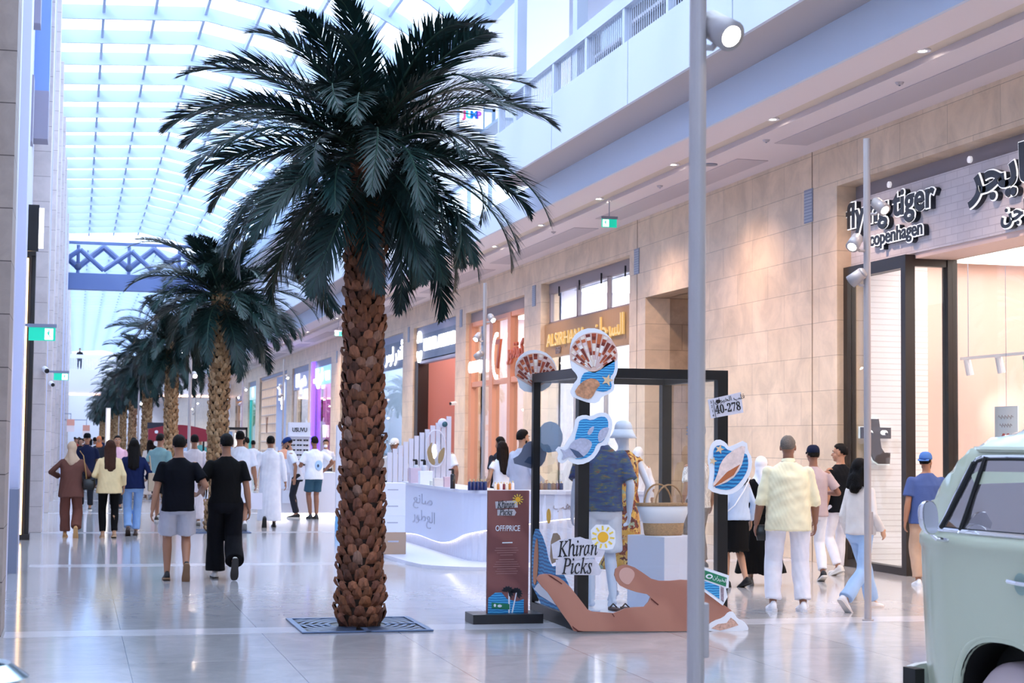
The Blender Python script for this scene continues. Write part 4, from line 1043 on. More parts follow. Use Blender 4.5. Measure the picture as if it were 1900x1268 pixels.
# the big hand board in front of the case
YH = BY0 - .13
hand = [(994, 1074), (1000, 1067), (1010, 1065), (1022, 1066), (1035, 1071), (1046, 1079), (1058, 1091), (1070, 1106), (1080, 1119), (1089, 1131), (1098, 1135), (1112, 1136), (1137, 1138), (1148, 1134), (1159, 1129), (1176, 1127), (1194, 1126), (1202, 1117), (1206, 1108), (1200, 1103), (1180, 1099), (1162, 1093), (1150, 1087), (1143, 1078), (1139, 1067), (1141, 1056), (1150, 1050), (1162, 1048), (1176, 1053), (1190, 1062), (1207, 1074), (1222, 1078), (1242, 1078), (1262, 1076), (1280, 1077), (1296, 1084), (1314, 1095), (1327, 1112), (1356, 1133), (1348, 1143), (1336, 1148), (1322, 1152), (1310, 1162), (1302, 1171.5), (1064, 1171.5), (1056, 1158), (1041, 1137), (1028, 1118), (1016, 1100), (1004, 1088)]
t, layer, o = cutout('hand_cutout', 'large flat board printed as an open hand standing in front of the display case', 'cut-out', YH, hand, .02, M_skin_print, None, False)
t['label'] = 'large flat board cut as an open hand, standing in front of the display case'
layer('torn_edge', smoothp([(1302, 1171.5), (1309, 1162), (1321, 1152), (1340, 1146), (1350, 1134), (1360, 1136), (1366, 1148), (1378, 1152), (1387, 1164), (1386, 1171.5)], 1), M_edge, .003)
layer('torn_print', [(1318, 1166), (1330, 1158), (1346, 1156), (1354, 1146), (1362, 1152), (1368, 1160), (1350, 1166), (1334, 1170)], mat('torn_print', 'd0a896', .6, var=.3, vscale=40), .006)
layer('thumb_nail', smoothp([(1146, 1068), (1150, 1056), (1162, 1052), (1174, 1058), (1177, 1068), (1170, 1080), (1164, 1086), (1152, 1080)], 2), mat('nail_pink', 'cfa396', .4), .002)
M_crease = mat('crease_brown', '5c241c', .6)
for c in ([(1015, 1066), (1022, 1069), (1042, 1083), (1041, 1084.5), (1020, 1071)], [(1207, 1110), (1221, 1122), (1219, 1123.5), (1206, 1112)], [(1060, 1161), (1072, 1170), (1082, 1171.5), (1070, 1171.5), (1062, 1166)], [(1135, 1138), (1139, 1144), (1138, 1145), (1134, 1139.5)]):
    layer('crease', c, M_crease, .002)
# printed beach scene on the left glass, green sign cut-out by the right post
def yz(pts, X, o): return [(o.y - p[0], p[1] - o.z) for p in pts]
t = thing('beach_cutout', 'blue beach scene with surfboard stuck low on the left glass of the display case', 'cut-out', (BX0 - .012, 15.4, .14))
def side(nm, pts, m, d=.004, z=0.0): MB().prism(pts, frame((-z, 0, 0), (0, -1, 0), (0, 0, 1)), d).build(nm, m, t)
side('sea', smoothp([(-.65, 0), (.72, 0), (.72, .22), (.3, .42), (0, .38), (-.2, .62), (-.5, .75), (-.66, .6)], 1), M_sea2)
side('surfboard', smoothp([(-.6, .2), (-.5, .15), (-.42, .3), (-.4, .5), (-.46, .66), (-.56, .5)], 1), mat('board_orange', 'c87a3c', .4), .004, .005)
side('sand', smoothp([(0, .4), (.3, .46), (.42, .62), (.3, .72), (.05, .7)], 1), mat('print_sand', 'b39a7c', .6), .004, .005)
side('sun', disc((-.05, .86), .07), M_sun, .004, .005)
side('wave', smoothp([(-.6, .1), (.5, .02), (.6, .1), (.2, .16), (-.1, .24), (-.4, .2)], 1), M_edge, .004, .005)
t, layer, o = cutout('sign_cutout', 'green road sign cut-out over blue water beside the right post of the display case', 'cut-out', YH - .05, [(1294, 1052), (1350, 1071), (1348, 1090), (1343, 1092), (1346, 1108), (1342, 1121), (1294, 1085)], edge=M_edge)
layer('sea', [(1294, 1074), (1334, 1088), (1334, 1112), (1294, 1084)], M_sea, .001)
layer('green_panel', [(1294, 1054), (1348, 1072.5), (1346, 1089), (1294, 1071)], mat('sign_green', '1d7d58', .5), .002)
layer('emblem', disc((1315, 1070), 6.5, 4.5), M_edge, .005); layer('emblem_hole', disc((1315, 1070), 3.5, 2.2), MATS['sign_green'], .008); layer('emblem', disc((1300, 1064), 3.5, 4), M_edge, .005)
p = at(1335, 1075, YH - .05)
text('lettering', ar('الخيران'), .05, M_edge, fc((p.x - o.x, -.012, p.z - o.z)) @ Matrix.Rotation(R(-17), 4, 'Z'), t, ext=.001)
layer('post_print', [(1336, 1088), (1342, 1091), (1342, 1118), (1337, 1114)], mat('rock_print', '9a8a94', .7, var=.4, vscale=60), .003)
# contents
pl = thing('plinth', 'white square plinth under the straw bag inside the display case', 'plinth', (5.52, 15.35, .13), R(28))
B(-.24, .24, -.24, .24, 0, .69).build('body', mat('plinth_white', 'dfe2f2', .5), pl, bevel=.004)
bg_ = thing('bag', 'straw and white canvas basket bag standing on the white plinth', 'bag', (5.52, 15.33, .82), R(10))
M_straw = mat('straw', 'b08a62', .8, bump=.6, bscale=120, var=.2, vscale=60)
def lob(sec): 
    m = MB(); m.smooth = True
    return m.loft(sec, 28, 2.6)
lob([(0, 0, 0, .19, .09), (0, 0, .02, .20, .095), (0, 0, .12, .215, .10)]).build('base', M_straw, bg_)
lob([(0, 0, .12, .215, .10), (0, 0, .2, .25, .11), (0, 0, .285, .285, .12)]).build('body', mat('canvas', 'e8eaf2', .8), bg_)
lob([(0, 0, .283, .287, .122), (0, 0, .31, .297, .125)]).build('rim', M_straw, bg_)
for s in (-1, 1):
    MB().tube([(.12 * math.cos(q) * 1.25, s * .11, .30 + .19 * math.sin(q)) for q in np.linspace(0, PI, 14)], .009, 6).build('handle', M_straw, bg_)
sq = thing('sandals', 'pair of flat shoes lying on the display case floor behind the hand board', 'shoes', (4.95, 15.1, .13))
for s in (0, .12):
    MB().loft([(s, 0, .0, .045, .12), (s, 0, .025, .045, .12)], 16, 2.2).build('sole', mat('sandal_brown', '5a4640', .6), sq); MB().tube([(s - .04, .02, .02), (s, .03, .06), (s + .04, .02, .02)], .008, 6).build('strap', mat('sandal_dark', '3a2c28', .6), sq)
tile = thing('price_card', 'white price card lying on the display case floor', 'card', (4.72, 14.95, .131)); B(-.1, .1, -.08, .08, 0, .01).build('card', M_edge, tile); MB().lathe([(.03, .0), (.045, 0), (.045, .012), (.03, .012)], n=20, cap0=False, cap1=False).build('print_ring', mat('print_blue', '7a92c0', .5), tile)

# ---------------------------------------------------------------- banner stand
YB = 15.42
t = thing('banner_stand', 'tall brown dune print banner board on a black base beside the display case', 'banner', (3.98, YB, 0))
bx = t.location
B(-.35, .33, -.14, .2, 0, .09).build('base', mat('base_black', '12141a', .3, spec=.6), t, bevel=.004)
tl_, br_ = at(905, 912, YB), at(978, 1147, YB); tr_ = at(978, 909, YB)
B(tl_.x - bx.x, br_.x - bx.x + .005, -.015, .02, .085, (tl_.z + tr_.z) / 2).build('board', M_sand, t)
def bl(nm, pts, m, z): return MB().prism(xz(pts, YB, bx), fc((0, -.016 - z, 0)), .002).build(nm, m, t)
def bt(nm, s, size, m, px, py, w=None, rot=0, off=0.0, z=.008):
    p = at(px, py, YB); return text(nm, s, size, m, fc((p.x - bx.x, -.016 - z, p.z)) @ Matrix.Rotation(R(rot), 4, 'Z'), t, ext=.0008, width=w, off=off)
M_lab = mat('paper_grey', 'c3bdc2', .6)
bl('paper_label', [(918, 931), (959, 929), (960, 942), (919, 944)], M_lab, .001); bl('paper_label', [(922, 946), (953, 945), (957, 951), (954, 957), (922, 957)], M_lab, .001)
bt('lettering', script_it('Khiran'), .09, M_ink, 938, 937, .17, 2, .001); bt('lettering', script_it('Picks'), .085, M_ink, 938, 951, .13, 0, .001)
for k in range(11):
    a = 2 * PI * k / 11; u = (math.cos(a), math.sin(a)); v = (-u[1], u[0]); c = (960, 927)
    bl('sun_ray', [(c[0] + u[0] * e + v[0] * s, c[1] + u[1] * e + v[1] * s) for e, s in ((6, -.9), (6, .9), (10, .8), (10, -.8))], M_sunr, .003)
bl('sun_disc', disc((960, 927), 5), M_sun, .003)
bt('lettering', 'OFF/PRICE', .075, M_edge, 941, 981, .24, 0, .001)
bl('small_print', [(931, 1006.5), (950, 1006), (950, 1008), (931, 1008.5)], M_edge, .001)
for k in range(12):
    if k == 4: continue
    w = (20, 22, 18, 12, 0, 14, 20, 22, 25, 18, 21, 19)[k]; y = 1017 + k * 4.3
    bl('small_print', [(939 - w, y), (939 + w, y - .6), (939 + w, y + .4), (939 - w, y + 1)], mat('print_rose', 'a87a76', .6), .001)
bl('sea', smoothp([(905, 1110), (918, 1100), (930, 1100), (940, 1112), (958, 1116), (971, 1112), (971, 1145), (904, 1145)], 0), M_sea, .001)
for c, r in (((941, 1098), 13), ((957, 1100), 12)):
    for k in range(9):
        a = R(200 + k * 27); u = (math.cos(a), math.sin(a)); v = (-u[1], u[0])
        bl('palm_print_leaf', [(c[0] - v[0] * 1, c[1] - v[1] * 1), (c[0] + u[0] * r * .6 - v[0] * 2.6, c[1] + u[1] * r * .6 - v[1] * 2.6), (c[0] + u[0] * r, c[1] + u[1] * r + 2), (c[0] + u[0] * r * .6 + v[0] * 2.6, c[1] + u[1] * r * .6 + v[1] * 2.6)], mat('palm_print', '2a2c34', .6), .005)
bl('palm_print_trunk', [(942, 1100), (945, 1100), (945, 1145), (942, 1145)], MATS['cutout_white'], .004)
bl('palm_print_trunk', [(956, 1100), (958, 1100), (949, 1145), (946, 1145)], MATS['cutout_white'], .004)
bl('green_panel', [(911, 1118), (944, 1121), (944, 1131), (911, 1129)], MATS['sign_green'], .007); bl('emblem', disc((926, 1124.5), 4, 2.6), M_edge, .009); bl('emblem', disc((917, 1123.5), 2.2, 3), M_edge, .009)
# ---------------------------------------------------------------- perfume counter in the middle of the hall
M_kw = mat('counter_white', 'd9d9e6', .35); M_kb = mat('counter_skirt', 'd7dcf0', .35)
t = thing('counter_platform', 'low white platform under the curved perfume counter', 'platform', (5.2, 22.0, 0))
pf = smoothp([(-.8, 7.0), (-.8, .5), (-.4, -.3), (.6, -.55), (2.9, -.55), (2.9, 7.0)], 2)
MB().prism(pf, Matrix.Identity(4), .05).build('deck', M_kw, t)
k_ = thing('perfume_counter', 'curved white perfume counter with fluted base and glowing wave edge', 'counter', (5.3, 22.3, 0.05))
path = [V((0, 5.2, 0)), V((0, 1.0, 0))] + [V((.7 - .7 * math.cos(a), .7 - .7 * math.sin(a), 0)) for a in np.linspace(0, PI / 2, 10)] + [V((2.5, 0, 0))]
def resample(p, st):
    out = [p[0].copy()]; 
    for a, b_ in zip(p, p[1:]):
        L = (b_ - a).length; n = max(1, int(L / st))
        for i in range(1, n + 1): out.append(a.lerp(b_, i / n))
    return out
pp = resample(path, .035)
def nrm_(i): d = (pp[min(i + 1, len(pp) - 1)] - pp[max(i - 1, 0)]).normalized(); return V((d.y, -d.x, 0)) * (1)
TOT = len(pp); fl = MB(); sk = MB(); ld = MB(); tp = MB(); inn = []
def wavez(s): return .12 + .5 / (1 + math.exp(-(s - .62) * 9)) + .05 * math.sin(s * 9)
rf = []; rs = []; ro = []; rl = []
for i, p in enumerate(pp):
    nn = nrm_(i); nn = -nn if (nn.x > .5 or nn.y > .5) else nn
    s = i / (TOT - 1); fz = .035 * abs(math.sin(i * PI / 4))
    q = p - nn * .06 + nn * fz
    rf.append([q + V((0, 0, 0)), q + V((0, 0, .95))])
    wz = wavez(s)
    rs.append([p + V((0, 0, wz)), p + nn * .025 + V((0, 0, wz)), p + nn * .025 + V((0, 0, .94)), p + V((0, 0, .94))])
    rl.append([p - nn * .012 + V((0, 0, wz - .012)), p - nn * .0 + V((0, 0, wz - .012)), p + V((0, 0, wz + .002)), p - nn * .012 + V((0, 0, wz + .002))])
    ro.append([p + nn * .06 + V((0, 0, .94)), p + nn * .06 + V((0, 0, .985)), p - nn * .55 + V((0, 0, .985)), p - nn * .55 + V((0, 0, .94))])
fl.rings(rf, False, False, False).build('fluted_base', M_kw, k_); sk.rings(rs).build('skirt', M_kb, k_); ld.rings(rl).build('light_strip', mat('soft_led', 'ffffff', emit=2.2, ecol='fff4ea'), k_); tp.rings(ro).build('counter_top', M_kw, k_)
text('lettering', ar('شاعر الذهب'), .16, M_hdr, fc((1.5, -.03, .78)), k_, ext=.002)
text('lettering', ar('صانع'), .22, mat('pale_grey_ink', 'b4b6c8', .5), frame((-.03, 3.4, .74), (0, -1, 0), (0, 0, 1)), k_, ext=.002, width=1.5)
text('lettering', ar('العطور'), .24, MATS['pale_grey_ink'], frame((-.03, 3.3, .48), (0, -1, 0), (0, 0, 1)), k_, ext=.002, width=1.7)
# ascending white posts behind the counter
for k in range(12):
    px = 723 + k * 10.0; yt = (840, 833, 827, 820, 814, 809, 803, 797, 790, 785, 778, 773)[k]
    p = at(px, yt, 28.2); h = p.z
    t = thing('screen_post', ('first', 'second', 'third', 'fourth', 'fifth', 'sixth', 'seventh', 'eighth', 'ninth', 'tenth', 'eleventh', 'tallest')[k] + ' white post of the rising screen behind the perfume counter, from the left', 'post', (p.x, 28.2, 0.05), 0, 'rising white screen posts')
    B(-.037, .037, -.03, .03, 0, h - .05).build('post', M_kw, t)
    if k == 10: 
        MB().ell((-.02, -.02, h - .12), (.085, .05, .085)).build('lamp_ring', M_kw, t); MB().ell((.01, -.06, h - .14), (.05, .03, .05)).build('lamp_lens', mat('dark_teal_lens', '2e5a68', .2), t)
em = thing('wall_emblem', 'oval white and gold emblem mounted on the rising white posts', 'emblem', (at(808, 870, 28.1).x, 28.1, 1.585))
MB().tube([V((.165 * math.copysign(abs(math.cos(a)) ** .8, math.cos(a)), 0, .31 * math.sin(a))) for a in np.linspace(0, 2 * PI, 40)], .014, 6).build('oval_ring', M_kw, em)
M_eg = mat('emblem_gold', 'a8946e', .35, metal=.4)
MB().prism(smoothp([(-.155, -.02), (-.05, .14), (-.09, -.05), (-.03, -.12), (.0, -.29), (-.08, -.27), (-.15, -.16)], 1), fc((0, 0, 0)), .01).build('gold_leaf', M_eg, em)
MB().prism(smoothp([(.155, .04), (.06, -.06), (.04, -.16), (.05, -.28), (.13, -.2), (.16, -.08)], 1), fc((0, 0, 0)), .01).build('gold_leaf', M_eg, em)
MB().prism(smoothp([(-.06, .05), (0, .08), (.0, .0), (.03, -.1), (-.03, -.2), (-.06, -.1)], 1), fc((0, -.012, 0)), .01).build('white_script', M_signw, em)
# bottles and boxes on the counter
CT = 1.035
def bottle(px, Y, label, h=.2, r=.035, body='e9e9f4', cap='1a1a20', kind='pump', group='bottles on the perfume counter'):
    p = at(px, 900, Y); t = thing('perfume_bottle', label, 'bottle', (p.x, Y, CT), 0, group)
    MB().lathe([(.001, 0), (r, 0), (r, h * .7), (r * .8, h * .76), (.012, h * .8), (.001, h * .8)], n=16).build('body', mat('bottle_' + body, body, .15, spec=.7), t, smooth=True, auto=40)
    c = MB().lathe([(.001, h * .8), (r * .5, h * .8), (r * .5, h), (.001, h)], n=12)
    if kind == 'pump': c.box(-.06, .01, -.012, .012, h * .96, h * 1.04)
    c.build('cap', mat('cap_' + cap, cap, .3), t)
    return t
for k in range(5):
    bottle(872 + k * 7.0, 22.55, ('first', 'second', 'third', 'fourth', 'last')[k] + ' dark blue glass bottle in the short row on the counter, from the left', .155, .03, '14245c', 'c9b48a', 'plain', 'dark blue bottles in a short row')
bottle(772, 26.9, 'left white bottle with a black pump above the pale boxes', .36, .05, 'c9ccd8', '15151a')
bottle(787, 26.6, 'right white bottle with a black pump next to the oval emblem', .36, .05, 'c9ccd9', '15151a')
bottle(840, 23.3, 'tall black pump bottle at the front edge of the counter', .27, .036, '101014', '141418')
def carton(px, Y, w, h, d, label, c, z=CT):
    p = at(px, 900, Y); t = thing('carton', label, 'box', (p.x, Y, z), 0, 'cartons on the perfume counter')
    B(-w / 2, w / 2, 0, d, 0, h * .86).build('body', mat('carton_' + c, c, .5), t); B(-w / 2 - .004, w / 2 + .004, -.004, d + .004, h * .8, h).build('lid', mat('carton_lid_' + c, c, .45), t)
carton(771, 26.4, .16, .24, .2, 'pink grey carton at the left end of the counter', 'cdbccb')
carton(791, 25.9, .2, .2, .15, 'large white carton in front of the pump bottles', 'eef0fa')
carton(815, 24.6, .15, .12, .12, 'small white carton with a beige lid on the counter', 'e4dcd6')
carton(830, 24.1, .08, .15, .1, 'narrow rose carton beside the black pump bottle', 'd9bcc4')
jar = bottle(803, 25.1, 'squat cream jar with a pale lid on the counter', .1, .05, 'd8d4c8', 'f0f0f4', 'plain')
rnk = random.Random(4)
for k in range(7):
    bottle(919 + k * 5.4, 22.75 + .12 * (k % 2), ('first', 'second', 'third', 'fourth', 'fifth', 'sixth', 'seventh')[k] + ' tiny amber or clear bottle behind the banner top, from the left', .1 + .03 * rnk.random(), .022, ('e9d9c4', 'c9803a', 'f0e4e0', '7e2a34')[k % 4], 'e6cf9a', 'plain', 'tiny bottles behind the banner')
for k in range(6):
    bottle(1004 + k * 7.5, 22.9, ('first', 'second', 'third', 'fourth', 'fifth', 'sixth')[k] + ' small dark bottle on the counter seen through the display case, from the left', .12, .028, ('7a4a3a', '5a3040', '3a4468')[k % 3], 'd0b490', 'plain', 'dark bottles seen through the case')
# boxes on the floor left of the counter
for k, (px, z, h, c, lab) in enumerate(((733, 0.05, .32, 'b79a84', 'brown cardboard box on the platform beside the palm trunk'), (731, .37, .24, 'e9ebf6', 'lower white printed carton on the brown box'), (731, .61, .24, 'eceef8', 'middle white printed carton of the stack beside the palm trunk'), (731, .85, .24, 'e6e8f4', 'topmost white printed carton of the stack beside the palm trunk'))):
    p = at(px, 950, 24.2); t = thing('carton', lab, 'box', (p.x, 24.2, z), 0, 'carton stack beside the palm')
    B(-.17, .17, 0, .3, 0, h).build('body', mat('stack_' + c, c, .6), t, bevel=.004); B(-.1, .06, -.003, 0, h * .55, h * .62).build('print', MATS['pale_grey_ink'], t)

# ---------------------------------------------------------------- sunglasses kiosk farther back
o = (4.62, 37.2, 0)
t = thing('sunglasses_kiosk', 'white sunglasses kiosk with bold black name board and rows of glasses', 'kiosk', o)
B(-.35, 1.15, .2, 1.3, 0, .08).build('base', M_led, t)
B(-.3, 1.1, .15, 1.2, .08, .98).build('counter', mat('kiosk_white', 'dfe0ec', .4), t)
B(0, .48, .3, .5, .98, 2.1).build('back_panel', MATS['kiosk_white'], t)
text('lettering', 'USUVU', .13, M_ink, fc((.24, .295, 1.93)), t, ext=.004, off=.003, width=.33)
for xx in (-.3, 1.05): B(xx, xx + .05, .2, .25, .98, 2.05 if xx > 0 else 1.55).build('post', MATS['kiosk_white'], t)
gl = MB(); sgn = random.Random(2)
B(-.05, .5, .24, .3, 1.78, 1.80).build('shelf_board', MATS['kiosk_white'], t)
for r in range(6):
    for c in range(3):
        sg = thing('sunglasses', 'pair of dark sunglasses in the kiosk rack, row %s from the top, %s column' % (('one', 'two', 'three', 'four', 'five', 'six')[r], ('left', 'middle', 'right')[c]), 'sunglasses', (o[0] + .09 + c * .145, o[1] + .28, 1.70 - r * .11), 0, 'sunglasses on the kiosk rack')
        for s in (-1, 1): MB().ell((s * .03, 0, 0), (.027, .008, .02), n=8, m=5).build('lens', M_blackp, sg)
        MB().box(-.06, .06, -.004, .004, .012, .018).build('frame', M_ink, sg)
for k, (x, z, w, h) in enumerate(((-.1, .98, .2, .3), (-.22, .62, .2, .3), (.02, .62, .18, .3), (-.14, .3, .2, .28))):
    B(x, x + w, .13, .15, z, z + h).build('notice', mat('notice_paper', 'e8eeff', .5), t)
B(.55, 1.05, .25, 1.1, .98, 1.0).build('glass_shelf', M_glass, t); B(.55, 1.05, .2, .22, 1.0, 1.35).build('glass_screen', M_glass, t)
tk = thing('display_totem', 'narrow white totem board with a blue foot left of the tall palm trunk', 'totem', (at(632, 900, 31.0).x, 31.0, 0))
B(-.09, .1, -.04, .04, .3, 1.98).build('board', MATS['kiosk_white'], tk); B(-.09, .1, -.05, .05, 0, .3).build('foot', mat('totem_blue', '6fb0e6', .4), tk)
# dark red awning kiosk behind the palms
t = thing('awning_kiosk', 'kiosk with a curved dark red canopy behind the third palm trunk', 'kiosk', (3.35, 58.0, 0))
aw = [(-.98 + 1.96 * k / 16, 2.02 + .16 * math.sin(PI * k / 16)) for k in range(17)]
MB().prism(aw + [(.98, 1.62), (-.98, 1.62)], fc((0, 0, 0)), .5).build('canopy', mat('awning_red', '8e1f33', .6), t)
for x in (-.9, .86): B(x, x + .06, .0, .06, 0, 1.62).build('post', M_blackp, t)
B(-.9, .9, .1, .6, 0, .95).build('counter', mat('kiosk_brown', '7a5a4a', .5), t); B(-1.0, -.2, .05, .1, 2.05, 2.25).build('header_board', mat('kiosk_dark', '2a3040', .5), t)
MB().ell((-.72, -.52, 1.93), (.06, .01, .06), n=12, m=6).build('emblem', M_edge, t)
t = thing('framed_kiosk', 'dark framed box kiosk with lit panels right of the second palm trunk', 'kiosk', (at(437, 850, 52.0).x, 52.0, 0))
for x in (-.34, .30): B(x, x + .05, 0, .06, 0, 2.06).build('post', M_blackp, t)
B(-.34, .35, 0, .5, 2.0, 2.08).build('roof', M_blackp, t); B(-.28, -.1, .1, .14, 1.2, 1.95).build('poster', mat('kiosk_blue', 'a8c8ee', .5), t); B(-.02, .26, .1, .14, 1.35, 1.9).build('lit_panel', M_signw, t); B(-.32, .34, .05, .5, 0, 1.0).build('counter', mat('kiosk_dark', '2a3040', .5), t)
# small hanging shop signs far down the left side
for k, (px, py, Y, lab) in enumerate(((160, 800, 95, 'small orange and white hanging sign above the far crowd'), (131, 790, 88, 'small pale pink hanging sign at the end of the left wall'))):
    p = at(px, py, Y); t = thing('hanging_sign', lab, 'sign', (p.x, Y, p.z), 0)
    B(-.19, .19, -.03, .03, 0, .32).build('upper_panel', mat('sign_orange', 'f0a890', .5), t); B(-.19, .19, -.03, .03, -.32, 0).build('lower_panel', mat('sign_cream', 'fbe6e0', .5), t); MB().cyl((0, 0, .32), (0, 0, .6), .015, 6).build('hanger', M_grey, t); B(-.87 - p.x, .02, -.02, .02, .58, .62).build('wall_arm', M_grey, t)
p = at(200, 800, 74.0)
t = thing('light_column', 'tall glowing light column between the far palm trunks', 'light', (p.x, 74.0, 0)); B(-.1, .1, -.1, .1, 0, 3.0).build('column', mat('column_cream', 'f4e8da', .5), t); B(-.03, .05, -.12, -.1, 0.2, 2.95).build('light_strip', mat('column_light', 'fff0d8', emit=1.6, ecol='fff0da'), t)
# ---------------------------------------------------------------- sage green van
M_sage = mat('van_sage', 'bfc4aa', .22, coat=.6, spec=.5)
M_roofw = mat('van_roof', 'cdd6cc', .2, coat=.7)
M_rub = mat('rubber_black', '0c0c0d', .6)
m = bpy.data.materials.new('van_glass'); m.use_nodes = True; nt = m.node_tree; b = nt.nodes['Principled BSDF']; MATS['van_glass'] = m
b.inputs['Base Color'].default_value = (.42, .38, .38, 1); b.inputs['Roughness'].default_value = .02; b.inputs['Metallic'].default_value = .85
tc = N(nt, 'ShaderNodeTexCoord'); nz = N(nt, 'ShaderNodeTexNoise', Scale=2.6, Detail=1.0); nt.links.new(tc.outputs['Object'], nz.inputs['Vector'])
bp = N(nt, 'ShaderNodeBump'); bp.inputs['Strength'].default_value = .35; bp.inputs['Distance'].default_value = .03; nt.links.new(nz.outputs['Fac'], bp.inputs['Height']); nt.links.new(bp.outputs['Normal'], b.inputs['Normal'])
M_vglass = m
van = thing('van', 'sage green vintage camper van with pale roof at the right edge', 'van', (5.30, 7.60, 0), R(8))
def plan(y):
    """half width of the body at the belt"""
    K = [(-3.35, .45), (-3.3, .62), (-3.15, .76), (-2.9, .84), (-2.4, .86), (.25, .86), (.45, .852), (.6, .825), (.75, .765), (.86, .68), (.94, .56), (1.0, .38), (1.02, .2)]
    for (a, wa), (c, wc) in zip(K, K[1:]):
        if y <= c: return wa + (wc - wa) * max(0, (y - a) / (c - a))
    return .2
PR = [(.0, .30), (.78, .30), (.925, .36), (.955, .55), (.975, .8), (.99, 1.05), (.995, 1.16), (1.012, 1.185), (1.012, 1.225), (.99, 1.25), (.965, 1.30), (.94, 1.42), (.91, 1.56), (.88, 1.66), (.86, 1.695), (.80, 1.755), (.66, 1.84), (.45, 1.90), (.22, 1.93), (.0, 1.94)]
def zlim(y):
    if y > .36: return 1.70 - (y - .36) * .45 / .5 if y < .86 else 1.24 - (y - .86) * .35
    if y > -.6: return 1.70 + .24 * (1 - ((y + .6) / .96) ** 2)
    if y < -3.0: return 1.94 - (-3.0 - y) * 1.2
    return 1.94
def sec(y):
    w = plan(y); zl = zlim(y); r = []
    for fx, z in PR:
        zz = z if z <= zl else zl + (z - zl) * .04
        x = fx * w
        if z > zl and y > .3: x = min(x, w * fx)
        r.append((x, zz))
    pts = [V((-x, y, z)) for x, z in r] + [V((x, y, z)) for x, z in reversed(r[:-1])][:-1]
    return pts
ys = [-3.35, -3.3, -3.2, -3.05, -2.9, -2.6, -2.2, -1.6, -1.0, -.6, -.4, -.2, -.05, .08, .18, .25, .31, .35, .38, .44, .5, .56, .62, .68, .74, .8, .85, .9, .94, .97, 1.0, 1.02]
bm_ = MB(); bm_.rings([sec(y) for y in ys]); bm_.cur = 0
body = bm_.build('body', [M_sage, M_roofw, M_rub], van)
for p in body.data.polygons:
    p.material_index = 1 if p.center.z > 1.70 and p.normal.z > .25 else 0
cut = MB()
AX = -2.4
for y in (0, AX):
    for s in (-1, 1):
        o2 = [(s * (.60 + .4 * q), y + .37 * math.copysign(abs(math.cos(a)) ** .8, math.cos(a)), .33 + (.40 if math.sin(a) > 0 else .33) * math.copysign(abs(math.sin(a)) ** .75, math.sin(a))) for q in (0, 1) for a in [2 * PI * k / 40 for k in range(40)]]
        cut.add(o2, [tuple(range(39, -1, -1)), tuple(range(40, 80))] + [(i, (i + 1) % 40, (i + 1) % 40 + 40, i + 40) for i in range(40)])
co = cut.build('cutter', [M_rub], van)
bo = body.modifiers.new('arch', 'BOOLEAN'); bo.object = co; bo.operation = 'DIFFERENCE'; bo.solver = 'EXACT'
bpy.context.view_layer.update()
me = bpy.data.meshes.new_from_object(body.evaluated_get(bpy.context.evaluated_depsgraph_get()))
body.modifiers.clear(); body.data = me; me.materials.clear(); [me.materials.append(x) for x in (M_sage, M_roofw, M_rub)]
for p in me.polygons:
    c = p.center
    inside = abs(c.x) < .8 and abs(c.x) > .58 and c.z < .74 and min(abs(c.y), abs(c.y - AX)) < .38
    p.material_index = 2 if inside else (1 if c.z > 1.70 and p.normal.z > .25 else 0)
    p.use_smooth = True
me.set_sharp_from_angle(angle=R(38))
bpy.data.objects.remove(co)
def sx(y, z):
    w = plan(y)
    for (fa, za), (fb, zb) in zip(PR[1:], PR[2:]):
        if za <= z <= zb: return w * (fa + (fb - fa) * (z - za) / (zb - za))
    return w
def side_panel(nm, pts, m, off, th=.006, s=-1, parent=van):
    mb = MB(); n = len(pts)
    a = [(s * (sx(y, z) + off), y, z) for y, z in pts]; c = [(s * (sx(y, z) + off + th), y, z) for y, z in pts]
    mb.add(a + c, [tuple(range(n - 1, -1, -1)), tuple(range(n, 2 * n))] + [(i, (i + 1) % n, (i + 1) % n + n, i + n) for i in range(n)])
    return mb.build(nm, m, parent)
def strip(nm, pts, m, r, off, s=-1, close=True):
    P = [V((s * (sx(y, z) + off), y, z)) for y, z in pts]
    if close: P.append(P[0])
    return MB().tube(P, r, 6).build(nm, m, van)
win = smoothp([(.50, 1.272), (.27, 1.655), (-.62, 1.655), (-.62, 1.272)], 0)
winr = [(.50, 1.272), (.46, 1.33), (.40, 1.44), (.34, 1.54), (.30, 1.61), (.265, 1.64), (.22, 1.652), (.0, 1.655), (-.3, 1.655), (-.58, 1.655), (-.62, 1.62), (-.62, 1.30), (-.58, 1.272), (-.3, 1.27), (.0, 1.27), (.3, 1.27)]
